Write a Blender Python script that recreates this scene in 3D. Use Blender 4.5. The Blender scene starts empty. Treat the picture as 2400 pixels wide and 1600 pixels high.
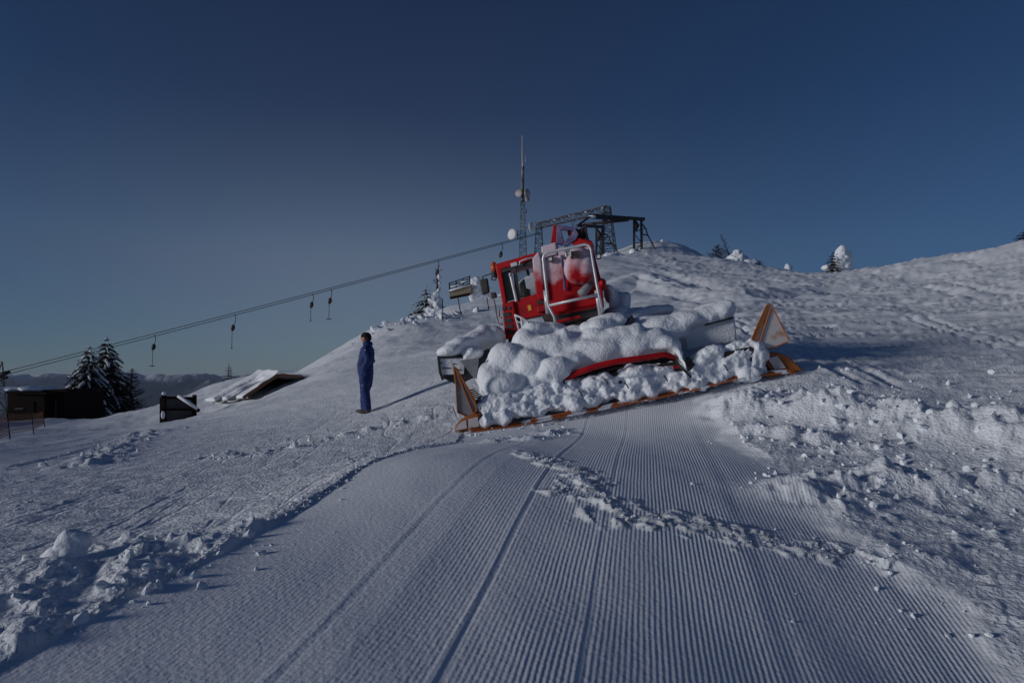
import bpy, bmesh, math, random
import numpy as np
from mathutils import Vector, Matrix
random.seed(7)
rng = np.random.default_rng(7)
R = math.radians
sc = bpy.context.scene
col = sc.collection

# ------------------------------------------------------------------ camera
CAM = Vector((0, 0, 1.3))
FPX = 1600.0
PITCH = math.atan(100 / FPX)
FW = Vector((0, math.cos(PITCH), math.sin(PITCH)))
UP = Vector((0, -math.sin(PITCH), math.cos(PITCH)))
RT = Vector((1, 0, 0))
cd = bpy.data.cameras.new('camera')
cam = bpy.data.objects.new('camera', cd)
col.objects.link(cam)
cam.location = CAM
cam.rotation_euler = (R(90) + PITCH, 0, 0)
cd.lens = 24
cd.sensor_width = 36
cd.clip_end = 60000
cd.clip_start = 0.05
sc.camera = cam


def at(px, py, d):
    """photo pixel (2400 x 1600) and a distance -> a point of the place"""
    px, py, d = float(px), float(py), float(d)
    return CAM + (FW + RT * ((px - 1200) / FPX) + UP * ((800 - py) / FPX)) * d


# ------------------------------------------------------------------ noise
PERM = rng.permutation(256)
PERM = np.concatenate([PERM, PERM])
GA = rng.uniform(0, 2 * np.pi, 256)
GX, GY = np.cos(GA), np.sin(GA)
VAL = rng.uniform(-1, 1, 256)


def perlin(x, y, seed=0):
    x = np.asarray(x, float) + seed * 17.13
    y = np.asarray(y, float) + seed * 31.71
    xi = np.floor(x).astype(int); yi = np.floor(y).astype(int)
    xf = x - xi; yf = y - yi
    u = xf * xf * xf * (xf * (xf * 6 - 15) + 10); v = yf * yf * yf * (yf * (yf * 6 - 15) + 10)

    def g(ix, iy, fx, fy):
        h = PERM[PERM[ix & 255] + (iy & 255)]
        return GX[h] * fx + GY[h] * fy
    a = g(xi, yi, xf, yf); b = g(xi + 1, yi, xf - 1, yf)
    c = g(xi, yi + 1, xf, yf - 1); d = g(xi + 1, yi + 1, xf - 1, yf - 1)
    return (a + u * (b - a) + v * ((c + u * (d - c)) - (a + u * (b - a)))) * 1.5


def fbm(x, y, octv=4, seed=0, gain=0.5):
    s = 0; a = 1.0; f = 1.0
    for k in range(octv):
        s = s + a * perlin(x * f, y * f, seed + k * 3)
        a *= gain; f *= 2.03
    return s


def vnoise3(p, seed=0):
    p = np.asarray(p, float) + seed * 13.7
    i = np.floor(p).astype(int); f = p - i
    f = f * f * (3 - 2 * f)

    def h(dx, dy, dz):
        return VAL[PERM[PERM[PERM[(i[:, 0] + dx) & 255] + ((i[:, 1] + dy) & 255)] + ((i[:, 2] + dz) & 255)]]
    r = 0
    for dx in (0, 1):
        wx = f[:, 0] if dx else 1 - f[:, 0]
        for dy in (0, 1):
            wy = f[:, 1] if dy else 1 - f[:, 1]
            for dz in (0, 1):
                wz = f[:, 2] if dz else 1 - f[:, 2]
                r = r + wx * wy * wz * h(dx, dy, dz)
    return r


def smooth(a, b, x):
    t = np.clip((x - a) / (b - a), 0, 1)
    return t * t * (3 - 2 * t)


# ------------------------------------------------------------------ materials
def new_mat(name):
    m = bpy.data.materials.new(name)
    m.use_nodes = True
    nt = m.node_tree
    return m, nt, nt.nodes['Principled BSDF']


def mat(name, c, rough=0.6, metal=0.0, c2=None, scale=8.0, bump=0.0, bscale=30.0, contrast=(0.35, 0.65), spec=0.5, stretch=None):
    m, nt, p = new_mat(name)
    p.inputs['Roughness'].default_value = rough
    p.inputs['Metallic'].default_value = metal
    p.inputs['Specular IOR Level'].default_value = spec
    p.inputs['Base Color'].default_value = (*c, 1)
    tc = nt.nodes.new('ShaderNodeTexCoord')
    src = tc.outputs['Object']
    if stretch:
        mp = nt.nodes.new('ShaderNodeMapping')
        mp.inputs['Scale'].default_value = stretch
        nt.links.new(src, mp.inputs[0]); src = mp.outputs[0]
    if c2:
        n = nt.nodes.new('ShaderNodeTexNoise'); n.inputs['Scale'].default_value = scale
        n.inputs['Detail'].default_value = 6
        r = nt.nodes.new('ShaderNodeValToRGB')
        r.color_ramp.elements[0].position = contrast[0]; r.color_ramp.elements[0].color = (*c, 1)
        r.color_ramp.elements[1].position = contrast[1]; r.color_ramp.elements[1].color = (*c2, 1)
        nt.links.new(src, n.inputs['Vector']); nt.links.new(n.outputs['Fac'], r.inputs[0])
        nt.links.new(r.outputs[0], p.inputs['Base Color'])
    if bump:
        n = nt.nodes.new('ShaderNodeTexNoise'); n.inputs['Scale'].default_value = bscale
        n.inputs['Detail'].default_value = 5
        b = nt.nodes.new('ShaderNodeBump'); b.inputs['Distance'].default_value = bump
        nt.links.new(src, n.inputs['Vector']); nt.links.new(n.outputs['Fac'], b.inputs['Height'])
        nt.links.new(b.outputs[0], p.inputs['Normal'])
    return m


SNOW = (0.80, 0.83, 0.88)
M = {}
M['snow'] = mat('snow', SNOW, 0.75, bump=0.02, bscale=22, spec=0.2)
M['snow_far'] = mat('packed_snow', SNOW, 0.8, bump=0.05, bscale=6, spec=0.2)
M['red'] = mat('red_paint', (0.50, 0.008, 0.012), 0.45, c2=(0.30, 0.008, 0.012), scale=3, bump=0.003, bscale=12, spec=0.2)
M['frost_red'] = mat('frosted_red_paint', (0.46, 0.012, 0.016), 0.5, c2=(0.66, 0.55, 0.62), scale=2.6, contrast=(0.47, 0.58))
m, nt, p = new_mat('frosted_red_paint')
ge = nt.nodes.new('ShaderNodeNewGeometry'); sx_ = nt.nodes.new('ShaderNodeSeparateXYZ'); nt.links.new(ge.outputs['Position'], sx_.inputs[0])
n1 = nt.nodes.new('ShaderNodeTexNoise'); n1.inputs['Scale'].default_value = 2.2; n1.inputs['Detail'].default_value = 6
nt.links.new(ge.outputs['Position'], n1.inputs['Vector'])
ad = nt.nodes.new('ShaderNodeMath'); ad.operation = 'MULTIPLY_ADD'; ad.inputs[1].default_value = 1.5
nt.links.new(n1.outputs['Fac'], ad.inputs[0]); nt.links.new(sx_.outputs['Z'], ad.inputs[2])
mr_ = nt.nodes.new('ShaderNodeMapRange'); mr_.inputs[1].default_value = 3.98; mr_.inputs[2].default_value = 4.32
nt.links.new(ad.outputs[0], mr_.inputs[0])
mx = nt.nodes.new('ShaderNodeMixRGB'); p.inputs['Specular IOR Level'].default_value = 0.15; mx.inputs[1].default_value = (0.40, 0.007, 0.012, 1); mx.inputs[2].default_value = (0.62, 0.50, 0.56, 1)
nt.links.new(mr_.outputs[0], mx.inputs[0]); nt.links.new(mx.outputs[0], p.inputs['Base Color']); p.inputs['Roughness'].default_value = 0.55
M['frost_red'] = m
M['purple'] = mat('mottled_purple', (0.07, 0.045, 0.12), 0.7, c2=(0.16, 0.14, 0.28), scale=5)  # dull purple with paler violet mottling
M['orange'] = mat('orange_plastic', (0.42, 0.135, 0.022), 0.6, c2=(0.34, 0.10, 0.02), scale=5)
M['orange_frost'] = mat('orange_plastic_frosted', (0.40, 0.18, 0.06), 0.7, c2=(0.60, 0.55, 0.55), scale=5, contrast=(0.30, 0.46))
M['comb'] = mat('orange_comb', (0.36, 0.09, 0.02), 0.7, c2=(0.72, 0.74, 0.80), scale=3.5, contrast=(0.52, 0.57))
M['black'] = mat('black_rubber', (0.012, 0.012, 0.014), 0.6, c2=(0.03, 0.03, 0.035), scale=12)
M['dark'] = mat('dark_machinery', (0.012, 0.010, 0.010), 0.6, c2=(0.05, 0.03, 0.03), scale=9)
M['steel'] = mat('galvanised_tube', (0.50, 0.51, 0.54), 0.45, 0.4, c2=(0.66, 0.67, 0.70), scale=9)
M['track'] = mat('snow_caked_panel', (0.70, 0.72, 0.77), 0.8, c2=(0.50, 0.51, 0.55), scale=5, contrast=(0.5, 0.75), bump=0.03, bscale=9)
M['grey'] = mat('grey_plate', (0.20, 0.20, 0.22), 0.6, c2=(0.28, 0.28, 0.30), scale=10)
M['lens'] = mat('lamp_lens', (0.6, 0.6, 0.62), 0.2)
M['amber'] = mat('amber_lens', (0.6, 0.10, 0.02), 0.25)
M['yellow'] = mat('yellow_sticker', (0.7, 0.35, 0.03), 0.5)
M['iron'] = mat('lift_steel', (0.025, 0.025, 0.030), 0.6, c2=(0.10, 0.10, 0.115), scale=3, contrast=(0.5, 0.8))
M['mast'] = mat('mast_steel', (0.05, 0.05, 0.055), 0.6, c2=(0.30, 0.29, 0.29), scale=0.8, contrast=(0.45, 0.7))
M['cable'] = mat('steel_rope', (0.02, 0.022, 0.03), 0.5)
M['dish'] = mat('white_radome', (0.72, 0.71, 0.70), 0.6, c2=(0.6, 0.6, 0.62), scale=1.2)
M['dish2'] = mat('frosted_radome', (0.30, 0.24, 0.23), 0.7, c2=(0.5, 0.45, 0.44), scale=1.5)
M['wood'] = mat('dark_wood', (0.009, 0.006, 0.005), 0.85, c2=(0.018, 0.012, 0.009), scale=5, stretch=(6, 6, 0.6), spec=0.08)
M['wood_mid'] = mat('brown_wood', (0.18, 0.085, 0.045), 0.75, c2=(0.11, 0.05, 0.03), scale=6, stretch=(1, 1, 8))
M['wood_pale'] = mat('pale_wood', (0.30, 0.24, 0.17), 0.8, c2=(0.22, 0.17, 0.12), scale=5, stretch=(1, 1, 8))
M['panel'] = mat('weathered_board', (0.09, 0.08, 0.09), 0.85, c2=(0.055, 0.05, 0.058), scale=3, stretch=(0.6, 1, 6))
M['roof'] = mat('dark_roofing', (0.085, 0.08, 0.09), 0.8, c2=(0.12, 0.11, 0.125), scale=4)
M['needle'] = mat('fir_needles', (0.012, 0.014, 0.010), 0.8, c2=(0.035, 0.036, 0.026), scale=3)
M['twig'] = mat('bare_twigs', (0.055, 0.030, 0.024), 0.9, c2=(0.03, 0.018, 0.016), scale=4)
M['bark'] = mat('bark', (0.045, 0.032, 0.026), 0.9, bump=0.02, bscale=12)
M['blue'] = mat('blue_fabric', (0.010, 0.036, 0.17), 0.8, c2=(0.006, 0.021, 0.11), scale=9, bump=0.012, bscale=14)
M['blue2'] = mat('blue_trouser_fabric', (0.009, 0.032, 0.155), 0.8, c2=(0.006, 0.019, 0.10), scale=9, bump=0.012, bscale=14)
M['skin'] = mat('skin', (0.42, 0.20, 0.13), 0.5)
M['hat'] = mat('dark_knit', (0.015, 0.010, 0.010), 0.95, bump=0.004, bscale=120)
M['boot'] = mat('boot_leather', (0.07, 0.055, 0.05), 0.7, c2=(0.2, 0.19, 0.19), scale=14, contrast=(0.55, 0.75))
M['white'] = mat('white_print', (0.75, 0.75, 0.76), 0.6)
M['net'] = mat('orange_net', (0.16, 0.06, 0.03), 0.8)
m, nt, p = new_mat('cab_glass')
p.inputs['Base Color'].default_value = (0.02, 0.03, 0.032, 1)
p.inputs['Roughness'].default_value = 0.05
p.inputs['Alpha'].default_value = 0.22
M['glass'] = m
m, nt, p = new_mat('dark_glass')
p.inputs['Base Color'].default_value = (0.01, 0.01, 0.012, 1)
p.inputs['Roughness'].default_value = 0.08
M['dglass'] = m


# ------------------------------------------------------------------ mesh builder
class MB:
    def __init__(s):
        s.v = []; s.f = []

    def add(s, vs, fs):
        o = len(s.v)
        s.v += [Vector(v) for v in vs]
        s.f += [tuple(i + o for i in f) for f in fs]

    def box(s, c, size, rot=None):
        c = Vector(c); sx, sy, sz = (k / 2 for k in size)
        vs = [Vector((x * sx, y * sy, z * sz)) for x in (-1, 1) for y in (-1, 1) for z in (-1, 1)]
        if rot is not None: vs = [rot @ v for v in vs]
        s.add([c + v for v in vs], [(0, 1, 3, 2), (4, 6, 7, 5), (0, 4, 5, 1), (2, 3, 7, 6), (0, 2, 6, 4), (1, 5, 7, 3)])

    def prism(s, poly, vec):
        vec = Vector(vec); n = len(poly)
        a = [Vector(q) for q in poly]; b = [q + vec for q in a]
        s.add(a + b, [tuple(range(n)), tuple(range(2 * n - 1, n - 1, -1))] + [(i, i + n, (i + 1) % n + n, (i + 1) % n) for i in range(n)])

    def bar(s, a, b, w, h=None):
        """square bar between two points"""
        s.tube([a, b], w * 0.7071, 4)

    def tube(s, pts, r, n=8, caps=True):
        pts = [Vector(q) for q in pts]
        rr = r if isinstance(r, (list, tuple)) else [r] * len(pts)
        t0 = (pts[1] - pts[0]).normalized()
        ref = Vector((0, 0, 1)) if abs(t0.z) < 0.9 else Vector((1, 0, 0))
        nn = t0.cross(ref).normalized()
        vs = []
        for i, q in enumerate(pts):
            if i == 0: t = pts[1] - pts[0]
            elif i == len(pts) - 1: t = pts[-1] - pts[-2]
            else: t = (pts[i + 1] - q).normalized() + (q - pts[i - 1]).normalized()
            t.normalize()
            nn = (nn - t * nn.dot(t)).normalized()
            bb = t.cross(nn)
            for k in range(n):
                a = 2 * math.pi * (k + 0.5) / n
                vs.append(q + (nn * math.cos(a) + bb * math.sin(a)) * rr[i])
        fs = []
        for i in range(len(pts) - 1):
            for k in range(n):
                fs.append((i * n + k, i * n + (k + 1) % n, (i + 1) * n + (k + 1) % n, (i + 1) * n + k))
        if caps:
            fs.append(tuple(range(n - 1, -1, -1)))
            fs.append(tuple((len(pts) - 1) * n + k for k in range(n)))
        s.add(vs, fs)

    def blob(s, c, rad, sub=2, rot=None, jit=0.0):
        V, F = ico(sub)
        c = Vector(c)
        if not hasattr(rad, '__len__'): rad = (rad,) * 3
        vs = []
        for v in V:
            k = 1 + random.uniform(-jit, jit)
            w = Vector((v[0] * rad[0] * k, v[1] * rad[1] * k, v[2] * rad[2] * k))
            if rot is not None: w = rot @ w
            vs.append(c + w)
        s.add(vs, F)

    def dish(s, c, axis, r, depth, n=24):
        axis = Vector(axis).normalized()
        x = axis.cross(Vector((0, 0, 1))).normalized(); y = axis.cross(x)
        c = Vector(c); vs = []; fs = []
        rings = [(0.0, -depth), (0.5, -depth * 0.72), (0.85, -depth * 0.25), (1.0, 0.0), (1.0, depth * 0.35), (0.75, depth * 0.6), (0.0, depth * 0.8)]
        for (rr, h) in rings:
            for k in range(n):
                a = 2 * math.pi * k / n
                vs.append(c + axis * h + (x * math.cos(a) + y * math.sin(a)) * (r * max(rr, 0.001)))
        for i in range(len(rings) - 1):
            for k in range(n):
                fs.append((i * n + k, i * n + (k + 1) % n, (i + 1) * n + (k + 1) % n, (i + 1) * n + k))
        s.add(vs, fs)

    def build(s, name, material, parent=None, smooth_=False, bevel=0.0):
        off = Vector((0, 0, 0)); q = parent
        while q is not None:
            off += Vector(q.location); q = q.parent
        me = bpy.data.meshes.new(name)
        me.from_pydata([v - off for v in s.v], [], s.f)
        me.update()
        bm = bmesh.new(); bm.from_mesh(me)
        bmesh.ops.recalc_face_normals(bm, faces=bm.faces)
        bm.to_mesh(me); bm.free()
        if material: me.materials.append(material)
        o = bpy.data.objects.new(name, me)
        col.objects.link(o)
        if parent is not None: o.parent = parent
        if smooth_:
            me.polygons.foreach_set('use_smooth', [True] * len(me.polygons))
        if bevel:
            b = o.modifiers.new('bevel', 'BEVEL'); b.width = bevel; b.segments = 2; b.limit_method = 'ANGLE'
        return o


_ico = {}


def ico(sub):
    if sub not in _ico:
        bm = bmesh.new(); bmesh.ops.create_icosphere(bm, subdivisions=sub, radius=1.0)
        bm.verts.ensure_lookup_table()
        _ico[sub] = ([tuple(v.co) for v in bm.verts], [tuple(v.index for v in f.verts) for f in bm.faces])
        bm.free()
    return _ico[sub]


def thing(name, label, cat, loc=(0, 0, 0), group=None):
    o = bpy.data.objects.new(name, None); col.objects.link(o)
    o.location = loc
    o.empty_display_size = 0.2
    return tag(o, label, cat, group)


def tag(o, label=None, cat=None, group=None, kind=None):
    if label: o['label'] = label
    if cat: o['category'] = cat
    if group: o['group'] = group
    if kind: o['kind'] = kind
    return o


def copy_tree(o, loc):
    c = o.copy(); col.objects.link(c); c.location = loc
    for ch in [k for k in bpy.data.objects if k.parent == o]:
        d = ch.copy(); col.objects.link(d); d.parent = c
        for g in [k for k in bpy.data.objects if k.parent == ch]:
            e = g.copy(); col.objects.link(e); e.parent = d
    return c


def apply_mods(o):
    dg = bpy.context.evaluated_depsgraph_get()
    me = bpy.data.meshes.new_from_object(o.evaluated_get(dg))
    old = o.data
    o.modifiers.clear(); o.data = me
    me.name = old.name
    bpy.data.meshes.remove(old)


def lumpy(o, voxel, amp, scale, seed=0, amp2=0.0, scale2=1.0, smooth_it=4):
    """fuse overlapping shapes into one skin and roughen it"""
    md = o.modifiers.new('fuse', 'REMESH'); md.mode = 'VOXEL'; md.voxel_size = voxel; md.use_smooth_shade = True
    if smooth_it:
        s = o.modifiers.new('relax', 'SMOOTH'); s.iterations = smooth_it; s.factor = 0.5
    apply_mods(o)
    me = o.data; n = len(me.vertices)
    co = np.empty(n * 3); me.vertices.foreach_get('co', co); co = co.reshape(-1, 3)
    no = np.empty(n * 3); me.vertex_normals.foreach_get('vector', no); no = no.reshape(-1, 3)
    d = amp * (vnoise3(co * scale, seed) + 0.5 * vnoise3(co * scale * 2.1, seed + 1) + 0.25 * vnoise3(co * scale * 4.3, seed + 2))
    if amp2: d += amp2 * vnoise3(co * scale2, seed + 5)
    co += no * d[:, None]
    me.vertices.foreach_set('co', co.ravel()); me.update()
    me.polygons.foreach_set('use_smooth', [True] * len(me.polygons))


def separate(o):
    """one object for each loose piece of a mesh (siblings with the same name)"""
    bm = bmesh.new(); bm.from_mesh(o.data); bm.verts.ensure_lookup_table()
    seen = set(); groups = []
    for v in bm.verts:
        if v.index in seen: continue
        st = [v]; seen.add(v.index); g_ = []
        while st:
            a_ = st.pop(); g_.append(a_.index)
            for e in a_.link_edges:
                b_ = e.other_vert(a_)
                if b_.index not in seen: seen.add(b_.index); st.append(b_)
        groups.append(g_)
    sm = o.data.polygons[0].use_smooth
    V = [v.co.copy() for v in bm.verts]; Fs = [[v.index for v in f.verts] for f in bm.faces]; bm.free()
    base = o.data.name.split('.')[0]; out = []
    for g_ in groups:
        if len(groups) > 1 and len(g_) < 4: continue
        idx = {a_: i for i, a_ in enumerate(g_)}
        me_ = bpy.data.meshes.new(base)
        me_.from_pydata([V[a_] for a_ in g_], [], [[idx[a_] for a_ in f] for f in Fs if f[0] in idx])
        me_.polygons.foreach_set('use_smooth', [sm] * len(me_.polygons)); me_.update()
        for mt in o.data.materials: me_.materials.append(mt)
        if not out:
            old = o.data; o.data = me_; bpy.data.meshes.remove(old); out.append(o)
        else:
            c = o.copy(); c.data = me_; col.objects.link(c); out.append(c)
    return out


def skin_fig(name, nodes, edges, material, parent, root, sub=2):
    keys = list(nodes)
    me = bpy.data.meshes.new(name)
    me.from_pydata([nodes[k][0] for k in keys], [(keys.index(a), keys.index(b)) for a, b in edges], [])
    o = bpy.data.objects.new(name, me); col.objects.link(o)
    sk = o.modifiers.new('skin', 'SKIN'); sk.use_smooth_shade = True; sk.branch_smoothing = 0.4
    for i, k in enumerate(keys):
        r = nodes[k][1]
        me.skin_vertices[0].data[i].radius = (r, r) if not hasattr(r, '__len__') else r
        me.skin_vertices[0].data[i].use_root = (k == root)
    ss = o.modifiers.new('sub', 'SUBSURF'); ss.levels = sub; ss.render_levels = sub
    apply_mods(o)
    o.data.materials.clear(); o.data.materials.append(material)
    if parent is not None: o.parent = parent
    return o


# ------------------------------------------------------------------ terrain base surface
CP = []   # control points of the slope


def cp(px, py, d): CP.append(tuple(at(px, py, d)))


for a in [
    # piste in front
    (0, 1600, 2.95), (600, 1600, 2.95), (1200, 1600, 2.95), (1800, 1600, 3.05), (2400, 1600, 3.2),
    (700, 1345, 4.1), (1200, 1345, 4.1), (1700, 1345, 4.1), (2350, 1345, 4.1),
    (1000, 1110, 6.4), (1350, 1100, 6.4), (1700, 1100, 6.3), (1000, 1065, 7.5), (1350, 1060, 7.4), (1650, 1055, 7.4),
    (1250, 1020, 10.0), (1420, 1012, 10.0), (1580, 975, 10.4), (1500, 950, 11.2), (1640, 925, 11.3),
    (1065, 1012, 10.9), (1880, 868, 11.6),
    # right
    (2400, 1200, 5.0), (2000, 1150, 5.7), (2400, 1070, 6.6), (2100, 1010, 8.2), (1850, 1030, 7.9), (2400, 960, 8.6), (2150, 900, 10.8),
    (2400, 860, 11.5), (2000, 820, 15.5), (2300, 740, 19.5), (1750, 770, 18.5), (2000, 715, 26.0), (2400, 650, 27.0),
    (1700, 690, 32.0), (2150, 655, 34.0),
    # left
    (0, 1400, 3.7), (0, 1300, 4.7), (300, 1250, 5.6), (600, 1150, 7.4), (0, 1180, 7.4), (300, 1120, 9.4), (800, 1070, 9.6),
    (200, 1075, 13.0), (0, 1090, 12.8), (0, 1028, 20.0), (180, 1010, 23.0), (330, 1000, 27.0), (330, 982, 38.0), (200, 990, 34.0), (0, 1002, 32.0), (220, 981, 46.0),
    (500, 1010, 16.5), (700, 990, 15.5), (850, 968, 15.2), (980, 960, 13.0), (385, 1000, 26.0), (480, 965, 25.0), (600, 932, 25.0),
    (700, 895, 25.0), (760, 850, 28.0), (735, 853, 31.0), (700, 862, 33.5), (650, 867, 35.0), (600, 876, 36.0), (560, 889, 36.5), (520, 908, 37.0), (480, 931, 37.0), (860, 773, 34.0), (1000, 737, 42.0), (1150, 700, 48.0), (900, 880, 19.0), (1000, 830, 23.0),
    (1120, 760, 31.0), (1100, 890, 15.0), (1300, 880, 14.0), (1300, 800, 19.5), (1300, 690, 40.0), (1500, 720, 30.0), (1500, 790, 17.5),
    (1250, 640, 62.0), (1390, 612, 63.0), (1450, 592, 67.0), (1580, 570, 74.0), (1510, 640, 46.0), (1650, 640, 46.0),
    (1680, 612, 66.0), (1680, 640, 50), (1820, 636, 50), (1960, 648, 40), (1760, 619, 60.0), (1890, 640, 48.0), (2000, 632, 44.0), (2200, 600, 41.0), (2400, 566, 38.0),
]:
    cp(*a)
# the far side of the crests falls away
for (px, py, d, k, drop) in [(760, 850, 28, 1.35, 1.0), (860, 773, 34, 1.35, 1.2), (1000, 737, 42, 1.35, 1.6), (1150, 700, 48, 1.35, 1.8), (1250, 640, 62, 1.35, 1.0), (1450, 592, 67, 1.4, 2.5),
                             (1580, 570, 74, 1.4, 3.5), (1680, 612, 66, 1.4, 2.5), (1890, 640, 48, 1.4, 1.5), (2000, 632, 44, 1.4, 1.5), (2200, 600, 41, 1.4, 2.0),
                             (2400, 566, 38, 1.4, 2.0), (700, 862, 33.5, 1.2, 0.8), (600, 876, 36, 1.2, 0.9), (520, 908, 37, 1.2, 1.0)]:
    q = at(px, py, d)
    CP.append((q.x * k, q.y * k, q.z - drop))
for q in [(0, 0, -0.1), (-3, 0, -0.05), (3.5, 0, 0.15), (-8, 0, -0.2), (8, 0, 0.7), (0, -10, -0.6), (-15, -10, -1.2), (15, -10, 1.2),
          (-25, 10, -0.6), (-30, 30, -1.0), (-45, 36, -2.4), (-36, 50, -1.5), (-28, 52, -1.5), (-32, 64, -5.0), (-18, 60, -3.5), (-22, 48, -1.0),
          (-60, 60, -9), (-20, 85, -9), (20, 130, 9), (60, 90, 12), (40, 20, 10), (45, 0, 8), (0, -60, -4), (60, -40, 6), (-70, 0, -6), (-70, -50, -8), (-60, 120, -25), (90, 120, 5), (110, 20, 14)]:
    CP.append(q)
CP = np.array(CP)


def tps(r2): return 0.5 * r2 * np.log(r2 + 1e-9)


_n = len(CP)
_d2 = ((CP[:, None, :2] - CP[None, :, :2]) ** 2).sum(-1)
_K = tps(_d2) + np.eye(_n) * 0.02
_P = np.c_[np.ones(_n), CP[:, :2]]
_A = np.block([[_K, _P], [_P.T, np.zeros((3, 3))]])
_w = np.linalg.solve(_A, np.r_[CP[:, 2], 0, 0, 0])


def base_z(x, y):
    x = np.asarray(x, float); y = np.asarray(y, float)
    z = _w[_n] + _w[_n + 1] * x + _w[_n + 2] * y
    for i in range(_n):
        z = z + _w[i] * tps((x - CP[i, 0]) ** 2 + (y - CP[i, 1]) ** 2)
    # the groomed strip falls away to the right in front of the machine
    u_ = (x - 0.196 * y) / 1.019
    return z - 0.062 * (np.clip(u_ + 1.4, 0, 4.6) - 0.5 * smooth(-1.4, 0, u_)) * smooth(10.5, 7.0, np.hypot(x, y)) * (1 + 0 * x)


def ground_at(px, py, d0=2.0, d1=110.0, n=900):
    ds = np.geomspace(d0, d1, n)
    q = [at(px, py, 1.0) - CAM]
    q = np.array(q[0])
    X = CAM.x + ds * q[0]; Y = CAM.y + ds * q[1]; Z = CAM.z + ds * q[2]
    below = Z < base_z(X, Y)
    k = int(np.argmax(below)) if below.any() else n - 1
    return Vector((X[k], Y[k], float(base_z(X[k], Y[k])))), float(ds[k])


def gpt(px, d):
    """ground point below a photo column at a distance"""
    q = at(px, 900, d)
    return Vector((q.x, q.y, float(base_z(q.x, q.y))))


def pl(pts): return np.array([tuple(ground_at(*a)[0])[:2] for a in pts])


def dist_poly(x, y, P):
    """distance to an open polyline and the parameter along it"""
    best = np.full(x.shape, 1e9); par = np.zeros(x.shape)
    for i in range(len(P) - 1):
        ax, ay = P[i]; bx, by = P[i + 1]
        dx, dy = bx - ax, by - ay
        L2 = dx * dx + dy * dy + 1e-12
        t = np.clip(((x - ax) * dx + (y - ay) * dy) / L2, 0, 1)
        d = np.hypot(x - ax - t * dx, y - ay - t * dy)
        m_ = d < best
        best = np.where(m_, d, best); par = np.where(m_, i + t, par)
    return best, par


def inside(x, y, P):
    r = np.zeros(x.shape, bool); j = len(P) - 1
    for i in range(len(P)):
        xi, yi = P[i]; xj, yj = P[j]
        c = ((yi > y) != (yj > y)) & (x < (xj - xi) * (y - yi) / (yj - yi + 1e-12) + xi)
        r ^= c; j = i
    return r


LEFT_EDGE = pl([(0, 1548), (160, 1470), (300, 1388), (480, 1300), (640, 1217), (780, 1135), (880, 1078), (960, 1052), (1070, 1035)])
RIGHT_EDGE = pl([(2400, 1560), (2330, 1440), (2200, 1345), (2080, 1290), (1980, 1210), (1900, 1140), (1840, 1090), (1770, 1050), (1720, 1010), (1690, 960), (1665, 915)])
a0 = LEFT_EDGE[0] + (LEFT_EDGE[0] - LEFT_EDGE[2]) * 1.0
a1 = RIGHT_EDGE[0] + np.array([0.6, -1.2])
LEFT_EDGE = np.vstack([[a0], LEFT_EDGE]); RIGHT_EDGE = np.vstack([[a1], RIGHT_EDGE])
GROOM = np.vstack([LEFT_EDGE, [tuple(at(1100, 950, 11.8))[:2]], [tuple(at(1690, 880, 12.2))[:2]], RIGHT_EDGE[::-1], [[a1[0], -6], [a0[0], -6]]])
TRAIL = pl([(1240, 1060), (1290, 1082), (1345, 1100), (1380, 1125), (1345, 1148), (1420, 1170), (1460, 1192), (1425, 1214), (1560, 1216), (1650, 1222), (1685, 1252),
            (1800, 1258), (1880, 1282), (1950, 1288), (2050, 1300), (2160, 1308)])
ROW1 = pl([(1730, 960), (1850, 962), (1960, 975), (2060, 985), (2160, 1003), (2260, 1012), (2400, 1030)])
ROW2 = pl([(1760, 1010), (1840, 1020), (1930, 1040), (2040, 1050)])
ROW3 = pl([(1900, 1165), (2000, 1150), (2100, 1150), (2230, 1160), (2400, 1165)])
ROW4 = pl([(1150, 1035), (1230, 1030), (1320, 1012)])
MESS = pl([(0, 1500), (120, 1400), (250, 1320), (340, 1290), (480, 1290), (560, 1270)])
EDGE2 = pl([(205, 1090), (260, 1060), (330, 1015), (352, 1012)])
STEP = pl([(480, 1075), (620, 1062), (760, 1032), (900, 1000), (1000, 985)])
SHADE = np.array([(-27, -4), (-24, 9), (-26.8, 14), (-29.4, 22), (-37.5, 36), (-51, 43)], float)
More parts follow.
